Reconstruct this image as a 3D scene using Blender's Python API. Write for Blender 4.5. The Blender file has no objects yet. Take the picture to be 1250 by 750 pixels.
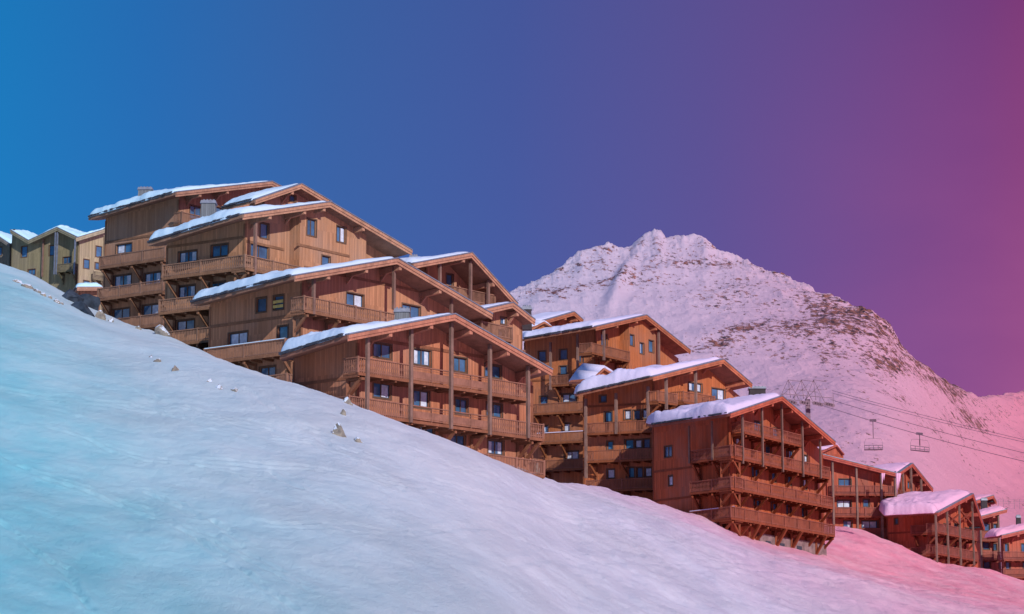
import bpy, bmesh, math, random
import numpy as np
from mathutils import Vector
R = math.radians
random.seed(7)
S = bpy.context.scene
COL = S.collection

# ------------------------------------------------------------------ camera
F, HZ = 3000.0, 545.0                       # focal length in px of a 1250 px frame, horizon below centre
PITCH = math.atan(HZ / F)
cam_d = bpy.data.cameras.new('camera'); cam = bpy.data.objects.new('camera', cam_d); COL.objects.link(cam)
cam_d.sensor_width = 36; cam_d.lens = 36 * F / 1250; cam_d.clip_start = 0.5; cam_d.clip_end = 12000
cam.rotation_euler = (R(90) + PITCH, 0, 0); S.camera = cam
S.render.resolution_x = 1024; S.render.resolution_y = 614

# ------------------------------------------------------------------ world
SUN_AZ = Vector((0.46, -0.89, 0)).normalized(); SUN_EL = R(28)
w = bpy.data.worlds.new('World'); S.world = w; w.use_nodes = True
nt = w.node_tree; N = nt.nodes; Lk = nt.links
bg = N['Background']; bg.inputs['Strength'].default_value = 0.1
sky = N.new('ShaderNodeTexSky'); sky.sky_type = 'NISHITA'; sky.sun_disc = False
sky.sun_elevation = SUN_EL; sky.sun_rotation = math.atan2(SUN_AZ.x, SUN_AZ.y)
sky.altitude = 2300; sky.air_density = 1.0; sky.dust_density = 0.3; sky.ozone_density = 2.0
tc = N.new('ShaderNodeTexCoord'); sep = N.new('ShaderNodeSeparateXYZ'); Lk.new(tc.outputs['Generated'], sep.inputs[0])
mr = N.new('ShaderNodeMapRange'); mr.inputs['From Min'].default_value = -1; mr.inputs['From Max'].default_value = 1
Lk.new(sep.outputs['X'], mr.inputs['Value'])
def lin(c):
    return tuple(((v/255)/12.92 if v/255 <= .04045 else ((v/255+.055)/1.055)**2.4) for v in c) + (1,)
def ramp_node(nodes, stops):
    r = nodes.new('ShaderNodeValToRGB'); e = r.color_ramp.elements
    while len(e) > 1: e.remove(e[-1])
    e[0].position, e[0].color = stops[0][0], stops[0][1]
    for p, c in stops[1:]:
        x = e.new(p); x.color = c
    return r
rp = ramp_node(N, [(0.0, lin((70,130,185))), (0.30, lin((30,122,188))), (0.3960, lin((14,122,192))), (0.4272, lin((32,108,182))), (0.4636, lin((54,96,166))), (0.5000, lin((68,86,158))), (0.5312, lin((88,80,150))),
                   (0.5650, lin((106,70,140))), (0.5936, lin((120,56,126))), (0.6066, lin((134,52,116))), (0.72, lin((140,112,162))), (1.0, lin((158,145,195)))])
Lk.new(mr.outputs[0], rp.inputs[0])
# sky slightly deeper towards the top, a faint rosy cloud low on the right
mz = N.new('ShaderNodeMapRange'); mz.inputs['From Min'].default_value = 0.1; mz.inputs['From Max'].default_value = 0.32
mz.inputs['To Min'].default_value = 1.10; mz.inputs['To Max'].default_value = 0.92; Lk.new(sep.outputs['Z'], mz.inputs['Value'])
mulz = N.new('ShaderNodeMix'); mulz.data_type = 'RGBA'; mulz.blend_type = 'MULTIPLY'; mulz.inputs['Factor'].default_value = 1
Lk.new(rp.outputs[0], mulz.inputs['A'])
cmb = N.new('ShaderNodeCombineXYZ')
for i in range(3): Lk.new(mz.outputs[0], cmb.inputs[i])
Lk.new(cmb.outputs[0], mulz.inputs['B'])
mp = N.new('ShaderNodeMapping'); mp.inputs['Scale'].default_value = (5, 5, 14); Lk.new(tc.outputs['Generated'], mp.inputs[0])
cn = N.new('ShaderNodeTexNoise'); cn.inputs['Scale'].default_value = 1.6; cn.inputs['Detail'].default_value = 6; Lk.new(mp.outputs[0], cn.inputs['Vector'])
ce = N.new('ShaderNodeMapRange'); ce.inputs['From Min'].default_value = 0.08; ce.inputs['From Max'].default_value = 0.22; Lk.new(sep.outputs['X'], ce.inputs['Value'])
cz = N.new('ShaderNodeMapRange'); cz.inputs['From Min'].default_value = 0.30; cz.inputs['From Max'].default_value = 0.13; Lk.new(sep.outputs['Z'], cz.inputs['Value'])
cm = N.new('ShaderNodeMath'); cm.operation = 'MULTIPLY'; Lk.new(ce.outputs[0], cm.inputs[0]); Lk.new(cz.outputs[0], cm.inputs[1])
cm2 = N.new('ShaderNodeMath'); cm2.operation = 'MULTIPLY'; Lk.new(cm.outputs[0], cm2.inputs[0]); Lk.new(cn.outputs['Fac'], cm2.inputs[1])
mxc = N.new('ShaderNodeMix'); mxc.data_type = 'RGBA'; mxc.inputs['B'].default_value = lin((176,92,150))
Lk.new(cm2.outputs[0], mxc.inputs['Factor']); Lk.new(mulz.outputs['Result'], mxc.inputs['A'])
sc = N.new('ShaderNodeVectorMath'); sc.operation = 'SCALE'; sc.inputs['Scale'].default_value = 10.0; Lk.new(mxc.outputs['Result'], sc.inputs[0])
fin = N.new('ShaderNodeMix'); fin.data_type = 'RGBA'; fin.inputs['Factor'].default_value = 0.96
Lk.new(sky.outputs[0], fin.inputs['A']); Lk.new(sc.outputs[0], fin.inputs['B']); Lk.new(fin.outputs['Result'], bg.inputs['Color'])

sd = bpy.data.lights.new('sun', 'SUN'); sd.energy = 3.65; sd.angle = R(0.5); sd.color = (1, 0.94, 0.9)
so = bpy.data.objects.new('sun', sd); COL.objects.link(so); so.location = (60, -60, 80)
tos = Vector((SUN_AZ.x*math.cos(SUN_EL), SUN_AZ.y*math.cos(SUN_EL), math.sin(SUN_EL)))
so.rotation_euler = tos.to_track_quat('Z', 'Y').to_euler()
S.view_settings.view_transform = 'Standard'; S.view_settings.look = 'None'; S.view_settings.gamma = 1
S.view_settings.use_curve_mapping = False; S.view_settings.exposure = 0.0

# ------------------------------------------------------------------ helpers
def ray(px, py):
    a, b = (px-625)/F, -(py-375)/F
    c, s = math.cos(PITCH), math.sin(PITCH)
    return Vector((a, c - b*s, s + b*c))
def at(px, py, d):
    r = ray(px, py); return r * (d / r.y)
def e_of(py):                                # tangent of elevation for an image row (centre column)
    r = ray(625, py); return r.z / r.y

def hash2(ix, iy, seed):
    h = (ix.astype(np.int64)*374761393 + iy.astype(np.int64)*668265263 + seed*974711) & 0xffffffff
    h = ((h ^ (h >> 13)) * 1274126177) & 0xffffffff
    return ((h ^ (h >> 16)) & 0xffff) / 65535.0
def vnoise(x, y, seed=0):
    x = np.asarray(x, float); y = np.asarray(y, float)
    ix, iy = np.floor(x), np.floor(y); fx, fy = x-ix, y-iy
    fx = fx*fx*fx*(fx*(fx*6-15)+10); fy = fy*fy*fy*(fy*(fy*6-15)+10)
    a, b = hash2(ix, iy, seed), hash2(ix+1, iy, seed); c, d = hash2(ix, iy+1, seed), hash2(ix+1, iy+1, seed)
    return (a*(1-fx)+b*fx)*(1-fy) + (c*(1-fx)+d*fx)*fy - 0.5
def fbm(x, y, o=5, seed=0, g=0.5, ridged=False):
    t = 0; a = 1.0; f = 1.0
    for i in range(o):
        n = vnoise(x*f + i*17.3, y*f - i*9.1, seed+i)
        if ridged: n = 0.5 - 2*np.abs(n)
        t = t + a*n; a *= g; f *= 2.03
    return t

def link(name, me, mats, parent=None, smooth=False):
    o = bpy.data.objects.new(name, me); COL.objects.link(o)
    for m in (mats if isinstance(mats, (list, tuple)) else [mats]): me.materials.append(m)
    if parent is not None: o.parent = parent
    if smooth: me.polygons.foreach_set('use_smooth', [True]*len(me.polygons))
    return o
def tag(o, label, cat, group=None):
    o['label'] = label; o['category'] = cat
    if group: o['group'] = group
    return o
def empty(name, loc):
    o = bpy.data.objects.new(name, None); COL.objects.link(o); o.location = loc; o.empty_display_size = 0.5
    return o

class MB:
    """collects shapes for ONE mesh object; coordinates relative to org"""
    def __init__(self, org): self.v = []; self.f = []; self.org = Vector(org)
    def poly(self, pts):
        i = len(self.v); self.v += [Vector(p)-self.org for p in pts]; self.f.append(list(range(i, i+len(pts))))
    def hexa(self, p):                       # p: 8 points, bottom loop then top loop
        i = len(self.v); self.v += [Vector(q)-self.org for q in p]
        for q in ((0,3,2,1),(4,5,6,7),(0,1,5,4),(1,2,6,5),(2,3,7,6),(3,0,4,7)): self.f.append([i+k for k in q])
    def beam(self, p, q, w, h=None, up=Vector((0,0,1))):
        h = h or w; p, q = Vector(p), Vector(q); d = (q-p).normalized()
        sd_ = d.cross(up)
        if sd_.length < 1e-3: sd_ = d.cross(Vector((1,0,0)))
        sd_.normalize(); n = sd_.cross(d)
        a, b = sd_*w/2, n*h/2
        self.hexa([p-a-b, p+a-b, p+a+b, p-a+b, q-a-b, q+a-b, q+a+b, q-a+b])
    def build(self, name, mat, parent=None, smooth=False):
        me = bpy.data.meshes.new(name); me.from_pydata([tuple(x) for x in self.v], [], self.f)
        bm = bmesh.new(); bm.from_mesh(me); bmesh.ops.recalc_face_normals(bm, faces=bm.faces); bm.to_mesh(me); bm.free()
        return link(name, me, mat, parent, smooth)

# ------------------------------------------------------------------ materials
def new_mat(name, rough=0.8, spec=0.3):
    m = bpy.data.materials.new(name); m.use_nodes = True; b = m.node_tree.nodes['Principled BSDF']
    b.inputs['Roughness'].default_value = rough; b.inputs['Specular IOR Level'].default_value = spec
    return m, m.node_tree.nodes, m.node_tree.links, b
def noise(n, l, vec, scale, detail=4, rough=.55):
    t = n.new('ShaderNodeTexNoise'); t.inputs['Scale'].default_value = scale; t.inputs['Detail'].default_value = detail
    t.inputs['Roughness'].default_value = rough
    if vec is not None: l.new(vec, t.inputs['Vector'])
    return t.outputs['Fac']
def vmap(n, l, vec, scale=(1,1,1), rot=(0,0,0)):
    m = n.new('ShaderNodeMapping'); m.inputs['Scale'].default_value = scale; m.inputs['Rotation'].default_value = rot
    l.new(vec, m.inputs[0]); return m.outputs[0]
def math_(n, l, op, a, b=None, c=None):
    m = n.new('ShaderNodeMath'); m.operation = op
    for i, x in enumerate((a, b, c)):
        if x is None: continue
        if isinstance(x, (int, float)): m.inputs[i].default_value = x
        else: l.new(x, m.inputs[i])
    return m.outputs[0]
def rng(n, l, v, a, b, c, d):
    m = n.new('ShaderNodeMapRange'); l.new(v, m.inputs['Value'])
    for k, x in zip(('From Min','From Max','To Min','To Max'), (a,b,c,d)): m.inputs[k].default_value = x
    return m.outputs[0]
def mixc(n, l, f, a, b, mode='MIX'):
    m = n.new('ShaderNodeMix'); m.data_type = 'RGBA'; m.blend_type = mode
    for k, x in (('Factor', f), ('A', a), ('B', b)):
        if isinstance(x, (int, float)): m.inputs[k].default_value = x
        elif isinstance(x, tuple): m.inputs[k].default_value = x if len(x) == 4 else x+(1,)
        else: l.new(x, m.inputs[k])
    return m.outputs['Result']
def bump(n, l, b, h, strength, dist):
    x = n.new('ShaderNodeBump'); x.inputs['Strength'].default_value = strength; x.inputs['Distance'].default_value = dist
    l.new(h, x.inputs['Height']); l.new(x.outputs[0], b.inputs['Normal'])

def timber(name, col, vary=0.6, plank=0.15):
    m, n, l, b = new_mat(name, 0.75, 0.25)
    g = n.new('ShaderNodeNewGeometry')
    cr = n.new('ShaderNodeVectorMath'); cr.operation = 'CROSS_PRODUCT'; l.new(g.outputs['True Normal'], cr.inputs[0]); cr.inputs[1].default_value = (0,0,1)
    nm = n.new('ShaderNodeVectorMath'); nm.operation = 'NORMALIZE'; l.new(cr.outputs[0], nm.inputs[0])
    dt = n.new('ShaderNodeVectorMath'); dt.operation = 'DOT_PRODUCT'; l.new(nm.outputs[0], dt.inputs[0]); l.new(g.outputs['Position'], dt.inputs[1])
    u = math_(n, l, 'DIVIDE', dt.outputs['Value'], plank)
    sp = n.new('ShaderNodeSeparateXYZ'); l.new(g.outputs['Position'], sp.inputs[0])
    storey = math_(n, l, 'FLOOR', math_(n, l, 'DIVIDE', sp.outputs['Z'], 2.7))
    fl = math_(n, l, 'FLOOR', u); fr = math_(n, l, 'FRACT', u)
    wn = n.new('ShaderNodeTexWhiteNoise'); wn.noise_dimensions = '2D'
    cb = n.new('ShaderNodeCombineXYZ'); l.new(fl, cb.inputs[0]); l.new(storey, cb.inputs[1]); l.new(cb.outputs[0], wn.inputs['Vector'])
    uv = n.new('ShaderNodeCombineXYZ'); l.new(dt.outputs['Value'], uv.inputs[0]); l.new(sp.outputs['Z'], uv.inputs[1])
    grain = noise(n, l, vmap(n, l, uv.outputs[0], (9, 0.7, 1)), 1.6, 6, .65)
    weather = noise(n, l, vmap(n, l, g.outputs['Position'], (.5,.5,.35)), 0.7, 5, .6)
    c = mixc(n, l, rng(n, l, wn.outputs['Value'], 0, 1, 0, vary), tuple(v*0.62 for v in col), tuple(min(1, v*1.42) for v in col))
    base = mixc(n, l, rng(n, l, wn.outputs['Value'], 0, 1, 0, 1), tuple(v*(1-.38*vary) for v in col), tuple(min(1, v*(1+.42*vary)) for v in col))
    base = mixc(n, l, rng(n, l, grain, .3, .7, 0, .55), base, tuple(v*0.6 for v in col))
    grey = sum(col)/3
    base = mixc(n, l, rng(n, l, weather, .45, .75, 0, .38), base, (grey*1.15, grey*.95, grey*.85))
    gap = math_(n, l, 'LESS_THAN', math_(n, l, 'ABSOLUTE', math_(n, l, 'SUBTRACT', fr, .5)), .44)
    base = mixc(n, l, rng(n, l, gap, 0, 1, .55, 0), base, tuple(v*0.25 for v in col))
    l.new(base, b.inputs['Base Color']); bump(n, l, b, gap, .6, .02)
    return m
def beamwood(name, col):
    m, n, l, b = new_mat(name, 0.7, 0.3)
    g = n.new('ShaderNodeNewGeometry')
    a = noise(n, l, g.outputs['Position'], 1.3, 6, .65); c = noise(n, l, vmap(n, l, g.outputs['Position'], (6,6,.6)), 2.0, 5, .6)
    base = mixc(n, l, rng(n, l, a, .35, .7, 0, 1), tuple(v*.75 for v in col), tuple(min(1, v*1.25) for v in col))
    base = mixc(n, l, rng(n, l, c, .45, .7, 0, .5), base, tuple(v*.5 for v in col))
    l.new(base, b.inputs['Base Color']); bump(n, l, b, c, .4, .02)
    return m
def snow_mat(name, kind):
    """snow with a colour-grade wash painted into its base, from cyan (west) over lavender to rose (east)"""
    m, n, l, b = new_mat(name, 0.62, 0.25)
    g = n.new('ShaderNodeNewGeometry'); sp = n.new('ShaderNodeSeparateXYZ'); l.new(g.outputs['Position'], sp.inputs[0])
    P = g.outputs['Position']
    if kind == 'mountain': kx, ky, k0 = .0045, -.00086, .87
    elif kind == 'roof': kx, ky, k0 = .0077, 0.0, .5
    else: kx, ky, k0 = .00812, .00259, -.077
    c = math_(n, l, 'ADD', math_(n, l, 'ADD', math_(n, l, 'MULTIPLY', sp.outputs['X'], kx), math_(n, l, 'MULTIPLY', sp.outputs['Y'], ky)), k0)
    if kind == 'mountain': st = [(0, (.62,.55,.70,1)), (.35, (.69,.51,.65,1)), (.7, (.75,.41,.54,1)), (1, (.82,.28,.38,1))]
    elif kind == 'roof': st = [(0.15, (.50,.78,.92,1)), (.42, (.56,.68,.86,1)), (.62, (.66,.58,.80,1)), (.8, (.76,.48,.68,1)), (1, (.84,.38,.52,1))]
    else: st = [(0, (.16,.58,.71,1)), (.06, (.27,.60,.71,1)), (.13, (.44,.62,.72,1)), (.25, (.56,.60,.71,1)), (.42, (.60,.57,.71,1)), (.52, (.67,.49,.64,1)), (.64, (.75,.39,.52,1)), (.84, (.85,.28,.38,1))]
    r = ramp_node(n, st); l.new(c, r.inputs[0])  # overall tint wash goes into the base colour, like tinted light
    col = r.outputs[0]
    if kind == 'mountain':
        at_ = n.new('ShaderNodeAttribute'); at_.attribute_name = 'rock'
        Q = vmap(n, l, P, (1, .45, 1.25), (0, R(12), 0))
        n1 = noise(n, l, Q, .045, 10, .74); n2 = noise(n, l, Q, .26, 9, .80); n3 = noise(n, l, P, .5, 5, .6); n0 = noise(n, l, Q, .006, 4, .5)
        h = math_(n, l, 'ADD', math_(n, l, 'ADD', math_(n, l, 'MULTIPLY', n1, .28), math_(n, l, 'MULTIPLY', n2, .60)), math_(n, l, 'MULTIPLY', n0, .12))
        thr = math_(n, l, 'SUBTRACT', .640, math_(n, l, 'MULTIPLY', at_.outputs['Fac'], .175))
        mk = math_(n, l, 'SUBTRACT', h, thr); mk = rng(n, l, mk, -.004, .005, 0, 1)
        s1_ = noise(n, l, Q, .42, 5, .7); s2_ = noise(n, l, Q, .022, 5, .6)
        st_ = math_(n, l, 'SUBTRACT', .70, math_(n, l, 'ADD', math_(n, l, 'MULTIPLY', at_.outputs['Fac'], .13), rng(n, l, s2_, .42, .62, 0, .10)))
        mk = math_(n, l, 'MAXIMUM', mk, rng(n, l, math_(n, l, 'SUBTRACT', s1_, st_), -.005, .02, 0, .9))
        rc = mixc(n, l, rng(n, l, n3, .42, .58, 0, 1), (.05,.028,.04,1), (.36,.135,.10,1))
        col = mixc(n, l, mk, col, rc)
        bh = math_(n, l, 'ADD', math_(n, l, 'MULTIPLY', math_(n, l, 'ADD', n2, .0), .7), math_(n, l, 'MULTIPLY', n1, .8))
        bump(n, l, b, bh, .6, 5.5)
    elif kind == 'slope':
        wp = n.new('ShaderNodeVectorMath'); wp.operation = 'ADD'; l.new(P, wp.inputs[0])
        wt = n.new('ShaderNodeTexNoise'); wt.inputs['Scale'].default_value = .09; wt.inputs['Detail'].default_value = 3; l.new(P, wt.inputs['Vector'])
        ws = n.new('ShaderNodeVectorMath'); ws.operation = 'SCALE'; ws.inputs['Scale'].default_value = 14; l.new(wt.outputs['Color'], ws.inputs[0]); l.new(ws.outputs[0], wp.inputs[1])
        W = wp.outputs[0]
        n1 = noise(n, l, vmap(n, l, P, (1, .30, 1)), .30, 8, .60); n2 = noise(n, l, vmap(n, l, P, (1, .26, 1)), 2.6, 10, .80)
        n3 = noise(n, l, vmap(n, l, W, (.16, .9, 1), (0,0,R(-38))), 1.0, 6, .62)      # ski tracks
        n4 = noise(n, l, vmap(n, l, W, (1.1, .12, 1), (0,0,R(-16))), 1.3, 6, .6)
        big = noise(n, l, vmap(n, l, P, (1,.5,1)), .05, 4, .6); pat = noise(n, l, P, .11, 5, .6)
        t3 = math_(n, l, 'MULTIPLY', n3, rng(n, l, big, .42, .58, 0, .10)); t4 = math_(n, l, 'MULTIPLY', n4, rng(n, l, big, .58, .42, 0, .10))
        t2 = math_(n, l, 'MULTIPLY', n2, rng(n, l, pat, .42, .62, .45, .95))
        h = math_(n, l, 'ADD', math_(n, l, 'ADD', math_(n, l, 'MULTIPLY', n1, .38), t2), math_(n, l, 'ADD', t3, t4))
        bump(n, l, b, h, .72, .42)
        col = mixc(n, l, rng(n, l, n1, .38, .62, .0, .16), col, (.92,.92,.96,1))
    else:
        n1 = noise(n, l, P, 1.6, 6, .6); bump(n, l, b, n1, .5, .12)
    l.new(col, b.inputs['Base Color'])
    return m
def plain(name, col, rough=.7, spec=.3, metal=0, nz=.25, sc_=3):
    m, n, l, b = new_mat(name, rough, spec); b.inputs['Metallic'].default_value = metal
    g = n.new('ShaderNodeNewGeometry'); a = noise(n, l, g.outputs['Position'], sc_, 5, .6)
    l.new(mixc(n, l, rng(n, l, a, .3, .7, 0, 1), tuple(v*(1-nz) for v in col), tuple(min(1, v*(1+nz)) for v in col)), b.inputs['Base Color'])
    return m
M_SLOPE = snow_mat('slope_snow', 'slope'); M_MTN = snow_mat('mountain_snow', 'mountain'); M_ROOFSNOW = snow_mat('roof_snow', 'roof')
M_POST = beamwood('post_wood', (.22,.13,.105)); M_CHIMD = plain('dark_chimney', (.04,.03,.035)); M_FLASH = plain('zinc', (.20,.22,.28), .45, .5, .3)  # near-black finish for a few chimneys
M_TILE = plain('dark_tiles', (.05,.055,.075), .7); M_CHIM = timber('chimney_board', (.17,.19,.21), .6, .16)
M_GLASS = plain('window_glass', (.05,.13,.25), .08, .9, 0, .5, .6); M_CURT = plain('curtain', (.55,.60,.72), .8)
M_FRAME = beamwood('window_wood', (.13,.075,.05)); M_STONE = plain('stone_base', (.24,.16,.16), .9, .2, 0, .35, 1.5)
M_STEEL = plain('lift_steel', (.20,.12,.16), .5, .4, .4); M_YEL = plain('yellow_board', (.55,.42,.14), .7)
def rock_mat():
    m, n, l, b = new_mat('boulder', .9, .2)
    g = n.new('ShaderNodeNewGeometry'); P = g.outputs['Position']; sp = n.new('ShaderNodeSeparateXYZ'); l.new(g.outputs['Normal'], sp.inputs[0])
    a = noise(n, l, P, 2.2, 8, .65)
    c = mixc(n, l, rng(n, l, a, .3, .7, 0, 1), (.13,.12,.12,1), (.36,.33,.27,1))
    s = math_(n, l, 'ADD', sp.outputs['Z'], math_(n, l, 'MULTIPLY', a, .9)); s = rng(n, l, s, .98, 1.06, 0, 1)
    l.new(mixc(n, l, s, c, (.60,.70,.85,1)), b.inputs['Base Color']); bump(n, l, b, a, .8, .15)
    return m
M_ROCK = rock_mat()

# ------------------------------------------------------------------ terrain
ES = [(-900,150,230),(-200,262,215),(0,326,205),(30,336,205),(60,352,205),(110,380,200),(150,395,190),(200,409,172),(256,432,165),(300,450,160),
      (360,470,150),(430,495,148),(500,522,148),(560,545,150),(620,568,156),(664,582,170),(690,592,200),(710,593,208),(735,597,210),
      (760,602,212),(800,614,215),(860,633,220),(900,648,224),(940,661,232),(960,665,240),(1000,671,250),(1100,691,280),(1200,704,285),(1250,714,290),
      (1500,770,300),(2200,900,300)]
BP = [(975,0),(1000,50),(1050,44),(1090,30),(1150,9),(1190,10),(1250,4),(1400,0)]
es_x = [(p[0]-625)/F for p in ES]; es_e = [e_of(p[1]) for p in ES]; es_c = [p[2] for p in ES]
bp_x = [(p[0]-625)/F for p in BP]; bp_e = [p[1]/F for p in BP]
HCAM = 20.0
def gtab(xs, tab, sig, xq, lo=-1.5, hi=1.5, n=6001):
    g = np.linspace(lo, hi, n); v = np.interp(g, xs, tab); k = int(4*sig/(g[1]-g[0])); t = np.arange(-k, k+1)*(g[1]-g[0])
    w_ = np.exp(-.5*(t/sig)**2); w_ /= w_.sum(); v = np.convolve(np.pad(v, k, 'edge'), w_, 'valid'); return np.interp(xq, g, v)
def sstep(x, a, b):
    t = np.clip((x-a)/(b-a), 0, 1); return t*t*(3-2*t)
TG = np.linspace(-1.5, 1.5, 6001)
T_YC, T_ES, T_ESS = gtab(es_x, es_c, .02, TG), gtab(es_x, es_e, .0035, TG), gtab(es_x, es_e, .035, TG)
T_YH = 146 + .35*(np.minimum(gtab(es_x, es_c, .07, TG), T_YC)-148)
def ground(x, y):
    x = np.asarray(x, float); y = np.asarray(y, float); yy = np.maximum(y, 12.0); tx = x/yy
    yc = np.interp(tx, TG, T_YC); wn = sstep(yy/yc, .6, 1.0)
    es = np.interp(tx, TG, T_ES)*wn + np.interp(tx, TG, T_ESS)*(1-wn)
    t_ = 1-yy/np.interp(tx, TG, T_YH); near = es*yy - HCAM*(t_+np.sqrt(t_*t_+.0002))/2
    near = near - .034*np.clip(yc-yy, 0, None)/yc*yy
    d = np.maximum(yy-yc, 0); far = es*yy - .075*d*d/(d+14)
    z = np.where(yy < yc, near, far)
    mound = np.interp(tx, bp_x, bp_e, left=0, right=0)*sstep(yy, 246, 288)*yy*(1-.35*sstep(yy, 292, 380))
    z = z + mound
    bw = np.clip(yy/120, .25, 1)
    z = z + bw*((.28+.3*(1-wn))*fbm(x*.035, y*.03, 4, 3) + .14*fbm(x*.35-.1*y, y*.22, 5, 11, .6) + .05*fbm(x*1.4, y*.9, 3, 21))
    rough = sstep(tx, -.02, .06)
    z = z + rough*(.30*fbm(x*.25, y*.2, 5, 31, .6) + .10*fbm(x*1.3, y*.8, 3, 33))*bw
    z = np.where(yy > 330, z - (yy-330)*.03, z)
    for (ax, ay, bx, by, dp, wd) in TRK:     # ski tracks pressed into the snow
        dx, dy = bx-ax, by-ay; L2 = dx*dx+dy*dy
        m = (x > min(ax,bx)-2) & (x < max(ax,bx)+2) & (y > min(ay,by)-2) & (y < max(ay,by)+2)
        if not m.any(): continue
        t = np.clip(((x[m]-ax)*dx+(y[m]-ay)*dy)/L2, 0, 1); d2 = np.hypot(x[m]-ax-t*dx, y[m]-ay-t*dy)
        z[m] += dp*(-np.exp(-(d2/wd)**2) + .45*np.exp(-((d2-wd*2)/wd)**2))
    return z
TRK = []
def gz(x, y): return float(ground(np.array([x]), np.array([y]))[0])
def hit(px, py):
    r = ray(px, py); k = np.arange(25, 340, 1.0); g_ = ground(r.x*k/r.y, k) >= r.z*k/r.y
    return r*(float(k[int(np.argmax(g_))])/r.y) if g_.any() else None
_rt = random.Random(5); _new = []
for pts in [((150,470),(230,500),(330,520),(420,556),(520,600)),((300,478),(345,502),(400,538),(470,566)),((0,475),(120,490),(260,520),(420,545)),
            ((0,560),(110,600),(260,660),(420,740)),((330,640),(470,650),(600,640),(760,700)),((240,560),(420,575),(560,610),(760,640)),((0,640),(80,700),(120,760)),
            ((500,580),(640,620),(800,650),(930,700)),((620,690),(760,680),(900,700),(1040,740)),((180,620),(300,700),(380,760)),((700,620),(820,660),(900,690),(1010,705)),
            ((430,520),(540,560),(650,600),(730,640)),((60,520),(160,560),(330,580),(470,640)),((850,680),(960,700),(1080,712),(1200,725)),((180,600),(260,640),(330,690))]:
    for k in range(2):
        q = []
        for i in range(len(pts)-1):
            for t in np.linspace(0, 1, 5)[:-1]:
                a, b = pts[i], pts[i+1]; p = hit(a[0]+(b[0]-a[0])*t , a[1]+(b[1]-a[1])*t + k*5 + 2.5*math.sin(i*2.1+t*3+a[0]))
                if p is not None: q.append(p)
        for a, b in zip(q, q[1:]):
            if abs(a.y-b.y) < 40: _new.append((a.x, a.y, b.x, b.y, _rt.uniform(.03,.07), _rt.uniform(.13,.22)))
TRK += _new
def grid_obj(name, X, Y, Z, mat, attr=None):
    nr, nc = X.shape; me = bpy.data.meshes.new(name)
    idx = np.arange(nr*nc).reshape(nr, nc)
    q = np.stack([idx[:-1,:-1], idx[:-1,1:], idx[1:,1:], idx[1:,:-1]], -1).reshape(-1, 4)
    me.vertices.add(nr*nc); me.vertices.foreach_set('co', np.stack([X,Y,Z], -1).ravel())
    me.loops.add(q.size); me.loops.foreach_set('vertex_index', q.ravel())
    me.polygons.add(len(q)); me.polygons.foreach_set('loop_start', np.arange(0, q.size, 4)); me.polygons.foreach_set('loop_total', np.full(len(q), 4))
    me.update(calc_edges=True)
    me.polygons.foreach_set('use_smooth', np.ones(len(q), bool))
    if attr is not None:
        a = me.attributes.new('rock', 'FLOAT', 'POINT'); a.data.foreach_set('value', attr.ravel())
    me.validate(); return link(name, me, mat)
txs = np.concatenate([np.linspace(-1.3,-.24,60)[:-1], np.linspace(-.24,.24,560), np.linspace(.24,1.3,60)[1:]])
ys = np.concatenate([np.geomspace(12, 70, 60)[:-1], np.geomspace(70, 330, 820)[:-1], np.geomspace(330, 700, 60)])
TX, YY = np.meshgrid(txs, ys); XX = TX*YY
o = grid_obj('snow_slope', XX, YY, ground(XX, YY), M_SLOPE); o['kind'] = 'structure'
# behind and beside the camera, so the sheet goes on in every direction
gx, gy = np.meshgrid(np.linspace(-2500, 2500, 60), np.linspace(-1500, 11.9, 30))
zz = -18 - .25*np.clip(gx, -400, 400)*.6 + .1*gy
o = grid_obj('snow_field', gx, gy, zz-1.0, M_SLOPE); o['kind'] = 'structure'

# ------------------------------------------------------------------ mountain
RID = [(-1500,760,1500),(-300,640,1500),(0,600,1500),(300,510,1500),(500,430,1500),(600,369,1550),(625,355,1600),(640,347,1620),(655,339,1650),(672,328,1660),(690,317,1700),(712,305,1720),(735,297,1740),(745,293,1740),
       (757,299,1750),(772,300,1750),(783,292,1760),(791,286,1760),(803,281,1760),(811,282,1760),(817,288,1760),(832,286,1760),(845,287,1760),(858,287,1760),(867,287,1760),
       (873,291,1760),(880,298,1760),(890,302,1760),(905,311,1750),(925,319,1740),(945,327,1720),(960,334,1700),(980,341,1680),(1000,349,1650),(1020,360,1600),(1040,371,1560),
       (1058,373,1540),(1072,376,1520),(1082,386,1500),(1090,393,1490),(1100,408,1480),(1108,424,1470),(1116,432,1460),(1130,444,1450),(1145,455,1440),(1160,467,1450),
       (1172,476,1500),(1184,486,2000),(1200,488,2400),(1215,485,2450),(1235,481,2500),(1250,477,2500),(1400,440,2500),(1800,420,2500),(3000,500,2500)]
rx = [(p[0]-625)/F for p in RID]; re_ = [e_of(p[1]) for p in RID]; ry = [p[2] for p in RID]
mt = np.concatenate([np.linspace(-.9,-.02,60)[:-1], np.linspace(-.02,.225,800), np.linspace(.225,.9,60)[1:]])
mq = np.concatenate([np.linspace(0,1,420), np.linspace(1.0,1.5,40)[1:]])
MT, MQ = np.meshgrid(mt, mq)
def sm1(tab, k): return gtab(rx, tab, k, MT)
qc = np.minimum(MQ, 1)
yr = .66*sm1(ry, .02); er = np.interp(MT, rx, re_)
eb = np.interp(MT, [-.9, 0, .1, .21, .9], [.03,.06,.062,.066,.05])
wr = np.power(qc, 16); lowr = sm1(re_, .03)
el = eb + (lowr-eb)*qc + (er-lowr)*wr
y = np.interp(qc, [0,.22,1], [0,.32,1])*(yr-360) + 360 + (MQ-qc)*500
x = MT*y; z = el*y
fade = np.minimum(1, qc*5)
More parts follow.
